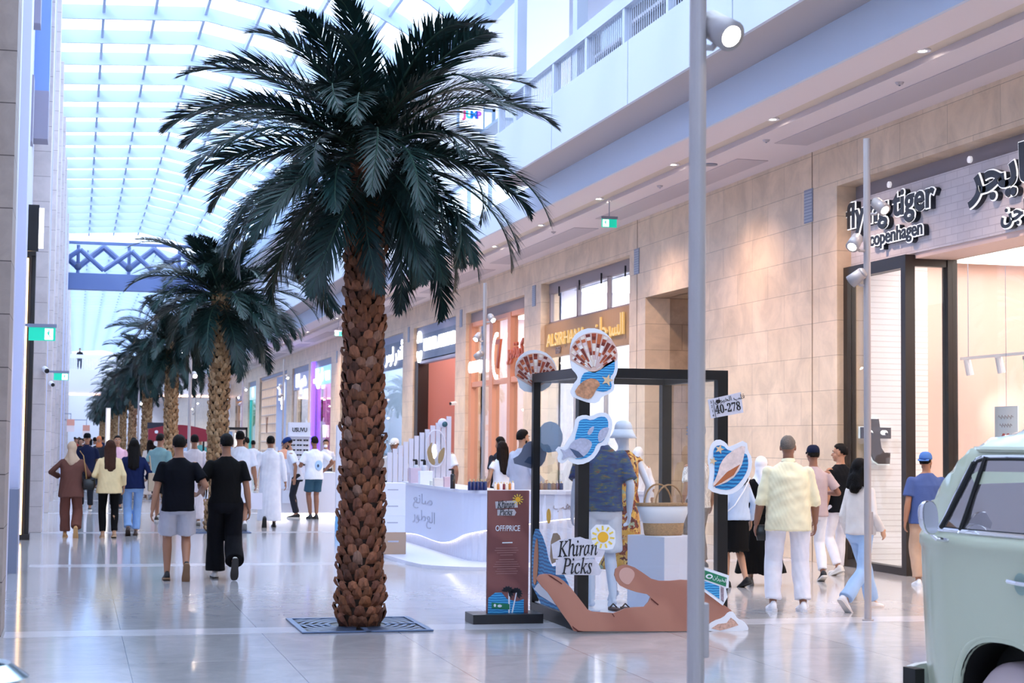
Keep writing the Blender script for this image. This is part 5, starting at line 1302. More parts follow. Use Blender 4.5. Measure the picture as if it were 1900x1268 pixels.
for s in (-1, 1):
    side_panel('side_window', winr, M_vglass, .002, .004, s)
    strip('window_trim', winr, M_chrome, .009, .006, s)
    strip('window_seal', [(y * .985 - .003, z + (.006 if z < 1.4 else -.012)) for y, z in winr], M_rub, .009, .004, s)
    strip('vent_bar', [(.30, 1.272), (.265, 1.4), (.22, 1.55), (.195, 1.652)], M_rub, .014, .006, s, False)
    strip('pillar_seal', [(.475, 1.275), (.43, 1.345), (.37, 1.455), (.315, 1.55), (.28, 1.62)], M_rub, .016, .005, s, False)
    for y0 in (-.75, -1.75):
        side_panel('side_window', [(y0, 1.28), (y0, 1.64), (y0 - .85, 1.64), (y0 - .85, 1.28)], M_vglass, .002, .004, s)
    MB().tube([V((s * (plan(min(y, .5)) * .87), y, 1.69)) for y in (-3.1, -2.6, -1.5, -.5, .0, .25)] + [V((s * .70, .36, 1.69)), V((s * .62, .42, 1.69))], .017, 6).build('gutter', M_sage, van)
    # flared lips of the wheel openings
    for ay in (0, AX):
        MB().tube([V((s * (sx(ay + .385 * math.cos(a), .36) + .0 + .012 * (1 if math.sin(a) > .1 else .5)), ay + .395 * math.copysign(abs(math.cos(a)) ** .8, math.cos(a)), .33 + .425 * abs(math.sin(a)) ** .75)) for a in np.linspace(0.02, PI - .02, 26)], .03, 8).build('arch_lip', M_sage, van, smooth=True)
        w = MB(); c = V((s * .70, ay, .315))
        rr = []
        for r_w, dx in ((.13, .085), (.19, .095), (.24, .088), (.29, .075), (.315, .04), (.318, -.04), (.30, -.08), (.2, -.09)):
            rr.append([c + V((s * dx, r_w * math.cos(2 * PI * k / 36), r_w * math.sin(2 * PI * k / 36))) for k in range(36)])
        wo = w.rings(rr).build('tyre', mat('pale_tyre', 'b9a6a6', .7), van, smooth=True, auto=40)
        h = MB(); h.rings([[c + V((s * dx, r_w * math.cos(2 * PI * k / 24), r_w * math.sin(2 * PI * k / 24))) for k in range(24)] for r_w, dx in ((.135, .08), (.12, .10), (.06, .125), (.01, .13))]).build('hub_cap', M_chrome, wo, smooth=True)
    # door seams and handle
    strip('door_seam', [(-.66, .42), (-.66, 1.25)], M_rub, .004, .001, s, False)
    side_panel('handle_recess', disc((-.17, 1.035), .05, .055), mat('van_recess', '8fa69c', .3), -.004, .006, s)
    strip('door_handle', [(-.10, 1.045), (-.17, 1.04), (-.25, 1.038)], M_chrome, .011, .025, s, False)
    # mirrors
    mr = MB(); mc = V((s * .975, .385, 1.335)); q = Matrix.Rotation(R(-s * 14), 3, 'Z')
    mr.rings([[mc + q @ V((rx * .062 * math.copysign(abs(math.cos(a)) ** .8, math.cos(a)) - .012 * math.sin(a) * s * -1, dy, rx * .088 * math.copysign(abs(math.sin(a)) ** .8, math.sin(a)))) for a in [2 * PI * k / 24 for k in range(24)]] for rx, dy in ((.3, .045), (.8, .035), (1.0, .012), (1.0, -.006), (.93, -.008))])
    mo = mr.build('mirror', M_chrome, van, smooth=True, auto=40)
    mg = MB(); mg.add([mc + q @ V((.057 * math.copysign(abs(math.cos(a)) ** .8, math.cos(a)) - .012 * math.sin(a) * s * -1, -.010, .082 * math.copysign(abs(math.sin(a)) ** .8, math.sin(a)))) for a in [2 * PI * k / 24 for k in range(24)]], [tuple(range(24))])
    mg.build('mirror_glass', mat('mirror_glass', 'dddce8', .2, metal=.35), mo, recalc=False)  # pale, partly diffuse base colour stands in for a bright reflection
    MB().tube([mc + V((-s * .02, .02, -.08)), V((s * .93, .39, 1.225)), V((s * .855, .38, 1.215))], .011, 8).build('mirror_arm', M_chrome, mo)
    strip('belt_trim', [(.5, 1.262), (.2, 1.262), (-.6, 1.262), (-3.0, 1.262)], M_chrome, .006, .004, s, False)
# windscreen, bumpers and lamps
ws = MB()
def wsp(u, v):
    y = .40 + .44 * v; w = plan(y) * .80
    return V((u * w, y, zlim(y) + .012))
vs = [wsp(-1 + 2 * i / 10, j / 4) for j in range(5) for i in range(11)]
ws.add(vs, [(j * 11 + i, j * 11 + i + 1, (j + 1) * 11 + i + 1, (j + 1) * 11 + i) for j in range(4) for i in range(10)]); ws.build('windscreen', M_vglass, van)
for y, sgn in ((1.06, 1), (-3.42, -1)):
    bmp = MB(); rr = []
    for k in range(13):
        x = -.74 + 1.48 * k / 12; yy = y - sgn * .17 * abs(x / .74) ** 4
        rr.append([V((x, yy - .025, .36)), V((x, yy + .025, .36)), V((x, yy + .035, .43)), V((x, yy + .025, .5)), V((x, yy - .025, .5))])
    bmp.rings(rr).build('bumper', mat('bumper_white', 'dfe4e4', .3), van)
    for s in (-1, 1): MB().box(s * .75 - .03, s * .75 + .03, y - sgn * .28, y - sgn * .17, .36, .5).build('bumper_end', M_rub, van)
for s in (-1, 1):
    MB().ell((s * .46, .905, .86), (.11, .05, .11)).build('headlamp', mat('lamp_glass', 'e6ecf0', .08, spec=.8), van, smooth=True)
# ---------------------------------------------------------------- people
def solid(name, mb, m, parent, vox, sm=4, fold=0.0, fs=7.0, mats=None, foldz=0.6, seed=0):
    """one continuous surface grown over the shapes gathered in mb"""
    me = bpy.data.meshes.new(name); me.from_pydata(mb.v, [], mb.f); me.update()
    o = bpy.data.objects.new(name, me); COL.objects.link(o)
    r = o.modifiers.new('r', 'REMESH'); r.mode = 'VOXEL'; r.voxel_size = vox; r.use_smooth_shade = True
    s = o.modifiers.new('s', 'SMOOTH'); s.factor = .5; s.iterations = sm
    ev = bpy.data.meshes.new_from_object(o.evaluated_get(bpy.context.evaluated_depsgraph_get()))
    COL.objects.unlink(o); bpy.data.objects.remove(o); bpy.data.meshes.remove(me)
    if fold:
        n = len(ev.vertices); co = np.empty(n * 3); no = np.empty(n * 3); ev.vertices.foreach_get('co', co); ev.vertices.foreach_get('normal', no)
        co = co.reshape(-1, 3); no = no.reshape(-1, 3); x, y, z = co.T
        w1 = np.sin(fs * 3 * (z * foldz + .55 * x) + 3 * np.sin(fs * y + seed) + seed) * np.sin(fs * 1.3 * x - 2 * z + seed * 2)
        w2 = np.sin(fs * 4.4 * (z * foldz - .5 * x + .4 * y) + 2.2 * np.sin(fs * .9 * z + seed * 3)) * np.cos(fs * .9 * y + z * 3 + seed)
        w3 = np.sin(fs * 8 * (z * foldz + .3 * np.sin(fs * x + seed)) + seed)
        co += no * (fold * (.6 * w1 + .5 * w2 + .18 * w3))[:, None]
        ev.vertices.foreach_set('co', co.ravel()); ev.update()
    ev.materials.clear(); ev.materials.append(m); ev.name = name
    ev.polygons.foreach_set('use_smooth', [True] * len(ev.polygons))
    o = bpy.data.objects.new(name, ev); COL.objects.link(o); o.parent = parent
    return o
def ik(a, t, l1, l2, hint):
    d = t - a; D = d.length
    if D > (l1 + l2) * .998: d = d * ((l1 + l2) * .998 / D); t = a + d; D = d.length
    u = d.normalized(); k = (l1 * l1 - l2 * l2 + D * D) / (2 * D); hgt = math.sqrt(max(0, l1 * l1 - k * k))
    hv = V(hint) - u * V(hint).dot(u); hv = hv.normalized() if hv.length > 1e-4 else V((0, 1, 0))
    return a + u * k + hv * hgt, t
CLOTH = {}
def cloth(c, rough=.85, sheen=True):
    return mat('cloth_' + c, c, rough, var=.06, vscale=9, bump=.15, bscale=220, spec=.15)
def floral(name, cols, sc, base):
    m, nt, b = nodes_of(name); tc = N(nt, 'ShaderNodeTexCoord'); v = N(nt, 'ShaderNodeTexVoronoi'); v.inputs['Scale'].default_value = sc
    nz = N(nt, 'ShaderNodeTexNoise', Scale=sc * .6, Detail=3.0); nt.links.new(tc.outputs['Object'], nz.inputs['Vector'])
    mxv = N(nt, 'ShaderNodeMix', data_type='VECTOR'); mxv.inputs[0].default_value = .12; nt.links.new(tc.outputs['Object'], mxv.inputs[4]); nt.links.new(nz.outputs['Color'], mxv.inputs[5])
    nt.links.new(mxv.outputs[1], v.inputs['Vector']); sp = N(nt, 'ShaderNodeSeparateColor'); nt.links.new(v.outputs['Color'], sp.inputs[0])
    r = ramp(nt, [(i / len(cols), srgb(c)) for i, c in enumerate(cols)]); r.color_ramp.interpolation = 'CONSTANT'; nt.links.new(sp.outputs[0], r.inputs['Fac'])
    nt.links.new(r.outputs['Color'], b.inputs['Base Color']); b.inputs['Roughness'].default_value = .7
    return m
def streaks(name, stops, scl):
    m, nt, b = nodes_of(name); tc = N(nt, 'ShaderNodeTexCoord'); mp = N(nt, 'ShaderNodeMapping'); mp.inputs['Scale'].default_value = scl; nt.links.new(tc.outputs['Object'], mp.inputs[0])
    nz = N(nt, 'ShaderNodeTexNoise', Scale=1.0, Detail=5.0, Roughness=.7); nt.links.new(mp.outputs[0], nz.inputs['Vector']); r = ramp(nt, [(p, srgb(c)) for p, c in stops]); nt.links.new(nz.outputs['Fac'], r.inputs['Fac'])
    nt.links.new(r.outputs['Color'], b.inputs['Base Color']); b.inputs['Roughness'].default_value = .7
    return m
M_trop = streaks('tropical_print', [(.25, '0e1a38'), (.42, '1a3468'), (.52, '20487e'), (.58, '3a5a58'), (.64, '7a6a4a'), (.68, '8a3a3a'), (.74, '1c3060')], (9, 9, 30))
M_floral = floral('floral_print', ('d9a84a', '7a2a22', 'c9863a', 'e6c06a', '5a1e1c', 'd0a060', 'a8b8a0', '8a3a2a', 'e0b050'), 26, 'd9a84a')
M_stripe = streaks('wavy_stripe', [(.35, 'f0ece8'), (.5, 'e8e2dc'), (.55, '6a5a50'), (.6, 'e8e4e0')], (60, 60, 6))
PW = {}
def head_frame(hc, yaw_, pit): return Matrix.Translation(hc) @ Matrix.Rotation(R(yaw_), 4, 'Z') @ Matrix.Rotation(R(pit), 4, 'X')
def person(label, loc, rz, H=1.75, skin='b07f63', hair='short', hcol='16120f', feet=((-.1, 0, 0), (.1, 0, 0)), hands=None, elb=None, head=(0, 0), lean=0.0, bld=1.0, fem=False, top=None, bot=None, shoe='202022', sole='d8d4cc', vox=.010, name='person', cat='person', group=None, z=0.0, face=False, curl=(35, 35), mann=False, barefoot=False, extra=None):
    t = thing(name, label, cat, (loc[0], loc[1], loc[2] if len(loc) > 2 else z), R(rz), group); s = H / 1.75
    ms = mat('skin_' + skin, skin, .5 if not mann else .35, spec=.4)
    top = top or {}; bot = bot or {}
    hipw = .092 * s * bld * (1.04 if fem else 1); shw = (.158 if fem else .182) * s * (.55 + .45 * bld)
    L1, L2 = .435 * s, .425 * s
    ank = []; fz = []
    for i, f in enumerate(feet):
        p = R(f[2]); dz = f[3] if len(f) > 3 else 0
        ank.append(V((f[0], f[1] + (.13 - .13 * math.cos(p) + .062 * math.sin(p)) * s, (.022 + .13 * math.sin(p) + .062 * math.cos(p)) * s + dz)))
    hz = .925 * s
    for i in (0, 1):
        dx = ank[i].x - (-hipw if i == 0 else hipw); dy = ank[i].y
        hz = min(hz, ank[i].z + math.sqrt(max(.1, ((L1 + L2) * .995) ** 2 - dx * dx - dy * dy)))
    ty = math.sin(R(lean))
    def sp(zz): return V((0, (zz - hz) * ty, zz))            # spine point
    dzz = hz - .925 * s
    Z = lambda q: q * s + dzz
    hip = [V((-hipw, 0, hz)), V((hipw, 0, hz))]
    kn = []
    for i in (0, 1):
        k, a = ik(hip[i], ank[i], L1, L2, (0.05 * (-1 if i == 0 else 1), 1, 0)); kn.append(k); ank[i] = a
    sh = [sp(Z(1.388)) + V((-shw, 0, 0)), sp(Z(1.388)) + V((shw, 0, 0))]
    hands = hands or ((-.25, .03, .88), (.25, .03, .88)); elb = elb or ((-.35, -1, 0), (.35, -1, 0))
    el = []; wr = []
    for i in (0, 1):
        e, w = ik(sh[i], V((hands[i][0] * s, hands[i][1] * s, Z(hands[i][2]))), .285 * s, .255 * s, elb[i]); el.append(e); wr.append(w)
    # ---- body
    b = MB(); q = bld
    by = lambda z, rx, ry, dy=0: (0, sp(Z(z)).y + dy, Z(z), rx * s * q, ry * s * q)
    b.loft([by(.84, .10, .08), by(.90, .145, .10), by(.97, .15, .10), by(1.08, .115 if fem else .125, .085), by(1.2, .13, .09), by(1.32, .14, .095), by(1.41, .135, .085), by(1.46, .09, .065), by(1.50, .05, .05)], 20, 2.2)
    nb = sp(Z(1.45)); hc = sp(Z(1.635)) + V((0, .018 * s, 0)); b.cone(nb, hc - V((0, .018 * s, .05 * s)), .058 * s, .052 * s)
    Hm = head_frame(hc, *head); h3 = Hm.to_3x3()
    hp = lambda x, y, zz: Hm @ V((x * s, y * s, zz * s))
    b.ell(hp(0, -.012, .022), (.073 * s, .092 * s, .092 * s), h3, 20, 14); b.ell(hp(0, .03, -.045), (.056 * s, .062 * s, .07 * s), h3, 16, 10)
    b.cone(hp(0, .088, .0), hp(0, .108, -.032), .010 * s, .015 * s, 8); b.ell(hp(0, .062, -.098), (.028 * s, .024 * s, .018 * s), h3); b.ell(hp(0, .083, -.066), (.022 * s, .010 * s, .009 * s), h3)
    b.ell(hp(0, .07, .026), (.05 * s, .016 * s, .012 * s), h3)
    for sd in (-1, 1):
        b.ell(hp(sd * .074, -.004, -.008), (.011 * s, .020 * s, .032 * s), h3); b.ell(hp(sd * .04, .045, -.04), (.022 * s, .03 * s, .03 * s), h3)
    for i, sd in ((0, -1), (1, 1)):
        aq = (.5 + .5 * q) * (.86 if fem else 1)
        b.ell(sh[i], (.05 * s * aq, .052 * s * aq, .05 * s * aq)); b.cone(sh[i], el[i], .047 * s * aq, .038 * s * aq)
        mid = el[i].lerp(wr[i], .3); b.cone(el[i], mid, .038 * s * aq, .041 * s * aq); b.cone(mid, wr[i], .041 * s * aq, .026 * s * aq)
        # hand: palm, four fingers in two bends, thumb off the side of the palm
        d = (wr[i] - el[i]).normalized(); ac = V((0, 1, 0)); ac = (ac - d * ac.dot(d)); ac = ac.normalized() if ac.length > .05 else V((1, 0, 0)); pn = d.cross(ac) * sd
        if pn.x * sd > 0: pn = -pn
        Rm = Matrix((ac, d, pn)).transposed()
        b.ell(wr[i] + d * .048 * s, (.040 * s, .058 * s, .016 * s), Rm); cu = R(curl[i])
        for k, (o_, ln) in enumerate(((.030, .072), (.011, .082), (-.009, .076), (-.028, .060))):
            p0 = wr[i] + d * .088 * s + ac * o_ * s; d1 = (d * math.cos(cu * .6) + pn * math.sin(cu * .6)); d2 = (d * math.cos(cu * 1.7) + pn * math.sin(cu * 1.7))
            p1 = p0 + d1 * ln * .52 * s; p2 = p1 + d2 * ln * .5 * s
            b.cone(p0 - d * .02 * s, p1, .0092 * s, .0088 * s, 8); b.cone(p1, p2, .0088 * s, .0075 * s, 8)
        p0 = wr[i] + d * .03 * s + ac * .034 * s; p1 = p0 + (d * .6 + ac * .62 + pn * .25).normalized() * .038 * s; p2 = p1 + (d * .9 + ac * .2 + pn * .35).normalized() * .032 * s
        b.cone(p0, p1, .014 * s, .011 * s, 8); b.cone(p1, p2, .011 * s, .009 * s, 8)
        lq = .5 + .5 * q
        b.cone(hip[i], kn[i], .076 * s * lq, .054 * s * lq); cm = kn[i].lerp(ank[i], .3) + V((0, -.012 * s, 0)); b.cone(kn[i], cm, .052 * s * lq, .056 * s * lq); b.cone(cm, ank[i], .055 * s * lq, .034 * s * lq)
        fp = R(feet[i][2]); fM = Matrix.Translation(ank[i]) @ Matrix.Rotation(-fp, 4, 'X')
        b.cone(ank[i], fM @ V((0, .10 * s, -.05 * s)), .032 * s, .026 * s, 10); b.cone(fM @ V((0, -.03 * s, -.045 * s)), fM @ V((0, .15 * s, -.065 * s)), .03 * s, .018 * s, 10)
    solid('body', b, ms, t, vox, 3)
    # ---- shoes
    for i in (0, 1):
        if barefoot: break
        fp = R(feet[i][2]); fM = Matrix.Translation(ank[i]) @ Matrix.Rotation(-fp, 4, 'X'); rr = []; rs_ = []
        for yy, w, hh in ((-.082, .016, .045), (-.07, .030, .07), (-.03, .036, .095), (.01, .036, .09), (.06, .039, .06), (.11, .045, .042), (.155, .044, .034), (.19, .032, .026), (.203, .012, .012)):
            rr.append([fM @ V((w * math.copysign(abs(math.cos(a)) ** .8, math.cos(a)) * s, yy * s, (-.074 + (hh if math.sin(a) > 0 else .0) * abs(math.sin(a)) ** .7) * s)) for a in [2 * PI * k / 14 for k in range(14)]])
            rs_.append([fM @ V((x * s, yy * s * 1.02, zz * s)) for x, zz in ((-w - .004, -.084), (w + .004, -.084), (w + .005, -.062), (-w - .005, -.062))])
        sb = MB().rings(rr).build('shoe', mat('shoe_' + shoe, shoe, .6), t, smooth=True); MB().rings(rs_).build('sole', mat('sole_' + sole, sole, .7), sb)
    # ---- lower garment
    lq = .5 + .5 * q
    def leg_prims(g, hemf, wt, wk, wh, top_z=1.0):
        f0 = .012
        g.loft([by(.80, .11, .10), by(.86, .155 * (1.04 if fem else 1) + f0, .118 + f0), by(.93, .158 * (1.05 if fem else 1) + f0, .118 + f0), by(top_z, .145 + f0, .105 + f0)], 22, 2.3)
        for i in (0, 1):
            if hemf <= 1:                                     # shorts: hem above the knee
                e = hip[i].lerp(kn[i], hemf); g.cone(hip[i] + V((0, 0, -.03)), e, wt * .93 * s * lq, wh * s * lq, 16, True); g.ell(hip[i] + V((0, 0, -.04 * s)), (wt * .9 * s * lq,) * 3)
            else:
                k = kn[i]; e = k.lerp(ank[i], hemf - 1); g.cone(hip[i], k, wt * s * lq, wk * s * lq, 16); g.cone(k, e, wk * s * lq, wh * s * lq, 16, True); g.ell(k, (wk * s * lq,) * 3)
    kb = bot.get('kind'); cb = bot.get('mat') or (cloth(bot['col']) if kb else None)
    if kb == 'trousers':
        g = MB(); leg_prims(g, bot.get('hem', 1.93), bot.get('wt', .094), bot.get('wk', .07), bot.get('wh', .062)); solid('trousers', g, cb, t, vox * 1.25, 3, bot.get('fold', .006), 7, seed=len(label))
    elif kb == 'shorts':
        g = MB(); leg_prims(g, bot.get('hem', .88), bot.get('wt', .098), 0, bot.get('wh', .098)); solid('shorts', g, cb, t, vox * 1.25, 3, bot.get('fold', .005), 7, seed=len(label))
    elif kb == 'skirt':
        g = MB(); hm = bot.get('hem', .1); wh = bot.get('wh', .3)
        g.loft([(0, bot.get('dy', 0), Z(hm), wh * s, wh * .85 * s)] + [by(.45, .155 + (wh - .17) * .55, .14 + (wh - .17) * .45)] + [by(.8, .185, .145), by(.95, .165, .125), by(1.08, .135, .105), by(1.12, .12, .09)], 26, 2.1); solid('skirt', g, cb, t, vox * 1.3, 3, bot.get('fold', .010), 9, foldz=.12, seed=len(label))
    # ---- upper garment
    kt = top.get('kind'); ct = top.get('mat') or (cloth(top['col']) if kt else None)
    if kt:
        ft = top.get('fit', .018); hm = top.get('hem', .84); g = MB()
        secs = []
        if kt in ('thobe', 'abaya'):
            wh = top.get('wh', .22); hm = top.get('hem', .13)
            secs = [(0, (ank[0].y + ank[1].y) / 2 * .8, Z(hm), wh * s, wh * .9 * s), (0, (ank[0].y + ank[1].y) / 2 * .4, Z(.5), (.19 + (wh - .22) * .5) * s * q, (.165 + (wh - .22) * .4) * s * q), by(.85, .19, .15)]
        else: secs = [by(hm, .163 * (1.03 if fem else 1) + ft + top.get('flare', 0), .116 + ft + top.get('flare', 0))]
        if hm < .9 and kt not in ('thobe', 'abaya'): secs.append(by(.94, .155 + ft, .11 + ft))
        secs += [by(1.08, (.136 if fem else .148) + ft, .100 + ft), by(1.22, .15 + ft * .8, .108 + ft * .8), by(1.33, .158 + ft * .5, .11 + ft * .5), by(1.395, .16 + ft * .2, .10), by(1.435, .125, .085), by(1.468, .082, .07), by(1.488, .062, .06)]
        g.loft(secs, 26, 2.3)
        sl = top.get('sleeve', .75); w0 = top.get('sw', .062) * (.86 if fem else 1)
        for i in (0, 1):
            g.ell(sh[i] + V((0, 0, -.006 * s)), (w0 * .86 * s, w0 * .95 * s, w0 * .86 * s))
            if sl <= 1: g.cone(sh[i], sh[i].lerp(el[i], sl), w0 * .84 * s, (w0 + .008) * s, 16, True)
            else: g.cone(sh[i], el[i], w0 * .88 * s, (w0 - .008) * s, 14); g.cone(el[i], el[i].lerp(wr[i], sl - 1), (w0 - .008) * s, top.get('cuff', .042) * s, 14, True); g.ell(el[i], ((w0 - .006) * s,) * 3)
        nm = {'tee': 'shirt', 'shirt': 'shirt', 'jacket': 'jacket', 'thobe': 'thobe', 'abaya': 'abaya'}[kt]
        go = solid(nm, g, ct, t, vox * 1.2, 3, top.get('fold', .006), top.get('fs', 7), foldz=top.get('foldz', .6), seed=len(label) * 1.7)
        if top.get('collar'):
            MB().rings([[sp(Z(zc)) + V((rc * s * math.cos(a), rc * s * 1.0 * math.sin(a), -.012 * math.sin(a))) for a in [2 * PI * k / 20 for k in range(20)]] for rc, zc in ((.072, 1.465), (.066, 1.515), (.058, 1.515), (.060, 1.47))], True, False, False).build('collar', ct, go, smooth=True)
    # ---- hair and headwear
    mh = mat('hair_' + hcol, hcol,   .6, spec=.12, bump=.5, bscale=90, var=.15, vscale=30)
    sk = lambda v, k: hp(v.x * .073 * k, v.y * .092 * k - .012, v.z * .092 * k + .022)
    if hair in ('short', 'crop', 'long', 'bob', 'cap', 'capback'):
        rr = []; tk = {'crop': 1.07, 'short': 1.17}.get(hair, 1.14)
        for i in range(1, 14):
            th = PI * i / 14 - PI / 2; ring = []
            for j in range(26):
                a = 2 * PI * j / 26; v = V((math.cos(th) * math.cos(a), math.cos(th) * math.sin(a), math.sin(th)))
                on = v.z > (.62 if v.y > .45 else (.15 + .5 * v.y if v.y > -.1 else (-.52 if abs(v.x) < .75 else -.25))); k = tk + .03 * math.sin(9 * a + 5 * th) if on else .86
                if on and v.z > .55: k += .03 if hair == 'short' else 0
                ring.append(sk(v, k))
            rr.append(ring)
        MB().rings(rr).build('hair', mh, t, smooth=True)
    if hair in ('long', 'bob'):
        g = MB(); end = {'long': 1.22, 'bob': 1.40}[hair]; wv = 1.15 if hair == 'long' else 1.0
        g.ell(hp(0, -.022, .03), (.088 * s, .104 * s, .103 * s), h3); g.ell(sp(Z(end + .08)) + V((0, -.11 * s * wv, 0)), (.085 * s, .035 * s, .12 * s)); g.cone(hp(0, -.06, -.02), sp(Z(end + .02)) + V((0, -.118 * s * wv, 0)), .06 * s, .05 * s)
        for xo in (-.055, -.02, .02, .055): g.cone(hp(xo, -.055, .0), sp(Z(end)) + V((xo * 1.25 * s, -.115 * s * wv, (.04 * (abs(xo) > .04)) * s)), .05 * s, .032 * s, 10)
        for sd in (-1, 1): g.cone(hp(sd * .072, -.01, .0), sp(Z(end + .06)) + V((sd * .1 * s, -.05 * s, 0)), .032 * s, .024 * s, 10)
        solid('long_hair', g, mh, t, vox, 2, .006, 14, foldz=.08, seed=3)
    if hair == 'hijab':
        g = MB(); g.ell(hp(0, -.02, .02), (.09 * s, .108 * s, .112 * s), h3, 20, 14); g.ell(hp(0, -.045, -.06), (.08 * s, .085 * s, .09 * s), h3); g.cone(hp(0, -.02, -.06), sp(Z(1.47)), .078 * s, .095 * s, 16)
        g.loft([by(1.37, .13, .12), by(1.42, .135, .11), by(1.47, .105, .09), by(1.52, .08, .08)], 20); g.cone(hp(0, -.06, -.06), sp(Z(1.36)) + V((0, -.10 * s, 0)), .07 * s, .06 * s)
        solid('headscarf', g, cloth(hcol), t, vox * 1.1, 4, .005, 9, seed=2)
    if hair in ('cap', 'capback', 'buckethat'):
        cc = cloth(top.get('cap', '1a2238')); g = MB(); sd = -1 if hair == 'capback' else 1
        g.rings([[hp(.083 * k * math.cos(a), .103 * k * math.sin(a) - .012, zc) for a in [2 * PI * j / 24 for j in range(24)]] for k, zc in ((1.02, .035), (1.02, .06), (.96, .09), (.78, .118), (.45, .135), (.1, .138))])
        co_ = g.build('cap' if hair != 'buckethat' else 'bucket_hat', cc, t, smooth=True)
        if hair == 'buckethat':
            MB().rings([[hp(.085 * k * math.cos(a), .105 * k * math.sin(a) - .012, zc) for a in [2 * PI * j / 26 for j in range(26)]] for k, zc in ((1.0, .05), (1.25, .0), (1.5, -.035), (1.46, -.038), (1.0, .03))]).build('brim', cc, co_, smooth=True)
        else:
            pk = []
            for k in range(13):
                a = PI * k / 12
                pk.append((.076 * math.cos(a), (.085 + .085 * math.sin(a)) * sd))
            MB().add([hp(x, y - .012, .035 - .02 * (abs(y) > .1)) for x, y in pk] + [hp(x, y - .012, .042 - .02 * (abs(y) > .1)) for x, y in pk], [tuple(range(12, -1, -1)), tuple(range(13, 26))] + [(i, (i + 1) % 13, (i + 1) % 13 + 13, i + 13) for i in range(13)]).build('peak', cc, co_)
    if face:
        for sd in (-1, 1):
            eo = MB().ell(hp(sd * .030, .083, .006), (.013 * s, .008 * s, .008 * s), h3, 12, 8).build('eye', mat('eye_white', 'e8e2dc', .3), t, smooth=True)
            MB().ell(hp(sd * .030, .089, .006), (.006 * s, .004 * s, .006 * s), h3, 10, 6).build('iris', mat('iris', '1c120c', .2), eo, smooth=True)
            MB().tube([hp(sd * .014, .089, .024), hp(sd * .032, .090, .03), hp(sd * .05, .078, .024)], .0045 * s, 6).build('eyebrow', mat('brow', '1a120e', .8), t)
        MB().ell(hp(0, .090, -.066), (.022 * s, .006 * s, .007 * s), h3, 12, 6).build('lips', mat('lips_' + skin, '8f5248', .5), t, smooth=True)
        if face == 'beard':
            g = MB(); g.ell(hp(0, .042, -.082), (.052 * s, .050 * s, .035 * s), h3); g.ell(hp(0, .078, -.054), (.026 * s, .014 * s, .007 * s), h3)
            for sd in (-1, 1): g.ell(hp(sd * .05, .015, -.055), (.014 * s, .022 * s, .04 * s), h3)
            solid('beard', g, mat('beard', '1c1512', .8), t, .008, 1)
    if not group: t['group'] = 'shoppers in the hall' if cat == 'person' else 'mannequins in the display case'
    PW[label] = dict(t=t, wr=wr, el=el, sh=sh, sp=sp, Z=Z, s=s, hc=hc, hip=hip)
    return t
def tee(c, **k): return dict(kind='tee', col=c, **k)
def long_(c, kind='shirt', **k): return dict(kind=kind, col=c, sleeve=k.pop('sleeve', 1.93), **k)
def trs(c, **k): return dict(kind='trousers', col=c, **k)
def sho(c, **k): return dict(kind='shorts', col=c, **k)

# -- the couple of men in dark shirts walking away in front
L4 = 'man walking away in a navy T-shirt and light grey shorts'
person(L4, (1.215, 20.55), 1, 1.74, 'a5765c', 'short', '0f0d0c', ((-.105, .1, 4), (.10, -.27, 62, .02)), ((-.30, .0, .86), (.27, .17, 1.06)), bld=1.12, top=tee('070912', hem=.84, fit=.022, sleeve=.72, sw=.07), bot=sho('b9b8c2', hem=.86, wh=.115, wt=.108), shoe='1b1c20', sole='8a6a4e', vox=.009, lean=3)
L5 = 'man walking away in a black T-shirt and wide black trousers'
person(L5, (1.80, 20.75), 1, 1.76, '9c7058', 'short', '0d0b0b', ((-.10, .12, 0), (.09, -.42, 66, .06)), ((-.27, .18, 1.04), (.28, -.02, .86)), bld=1.1, top=tee('0a0a0c', hem=.92, fit=.018, sleeve=.75, sw=.07), bot=trs('0b0c12', wt=.108, wk=.10, wh=.112, hem=1.98), shoe='d9d6d2', sole='2e2c2c', vox=.009, lean=3)
# -- three women on the left
person('woman walking away in a brown suit and beige headscarf', (-.05, 29.6), -3, 1.63, 'b58a6c', 'hijab', 'c9ae94', ((-.09, .12, 0), (.10, -.22, 62)), ((-.24, .22, 1.12), (.24, .16, 1.0)), ((-.9, -.7, -.2), (.7, -.9, 0)), bld=1.14, fem=True, top=long_('6a463e', 'jacket', hem=.74, fit=.035, sw=.066, cuff=.055, fold=.009), bot=trs('73493f', wt=.10, wk=.085, wh=.09, fold=.009), shoe='c9935c', sole='d8a870', vox=.011)
person('woman walking away in a pale yellow jacket with long brown hair', (.58, 29.5), 2, 1.66, 'b58a6c', 'long', '3c241b', ((-.09, .03, 0), (.10, -.05, 8)), ((-.20, .2, 1.1), (.26, .04, .9)), bld=1.12, fem=True, top=long_('e6cf9e', 'jacket', hem=.80, fit=.04, sleeve=1.75, sw=.066, cuff=.052, fold=.007), bot=trs('0c0c0e', wt=.092, wk=.068, wh=.058), shoe='b48a6a', sole='c9a684', vox=.011, head=(6, 0))
person('woman walking away in a navy jacket and light blue jeans', (1.0, 30.1), -2, 1.68, 'b58a6c', 'long', '120f10', ((-.07, -.12, 30), (.06, .1, 0)), ((-.22, .2, 1.1), (.25, .12, 1.05)), bld=1.08, fem=True, top=long_('17224a', 'jacket', hem=.86, fit=.04, sw=.068, cuff=.05), bot=trs('8fb2e2', wt=.09, wk=.072, wh=.07), shoe='4a3a34', sole='3a2a24', vox=.011)
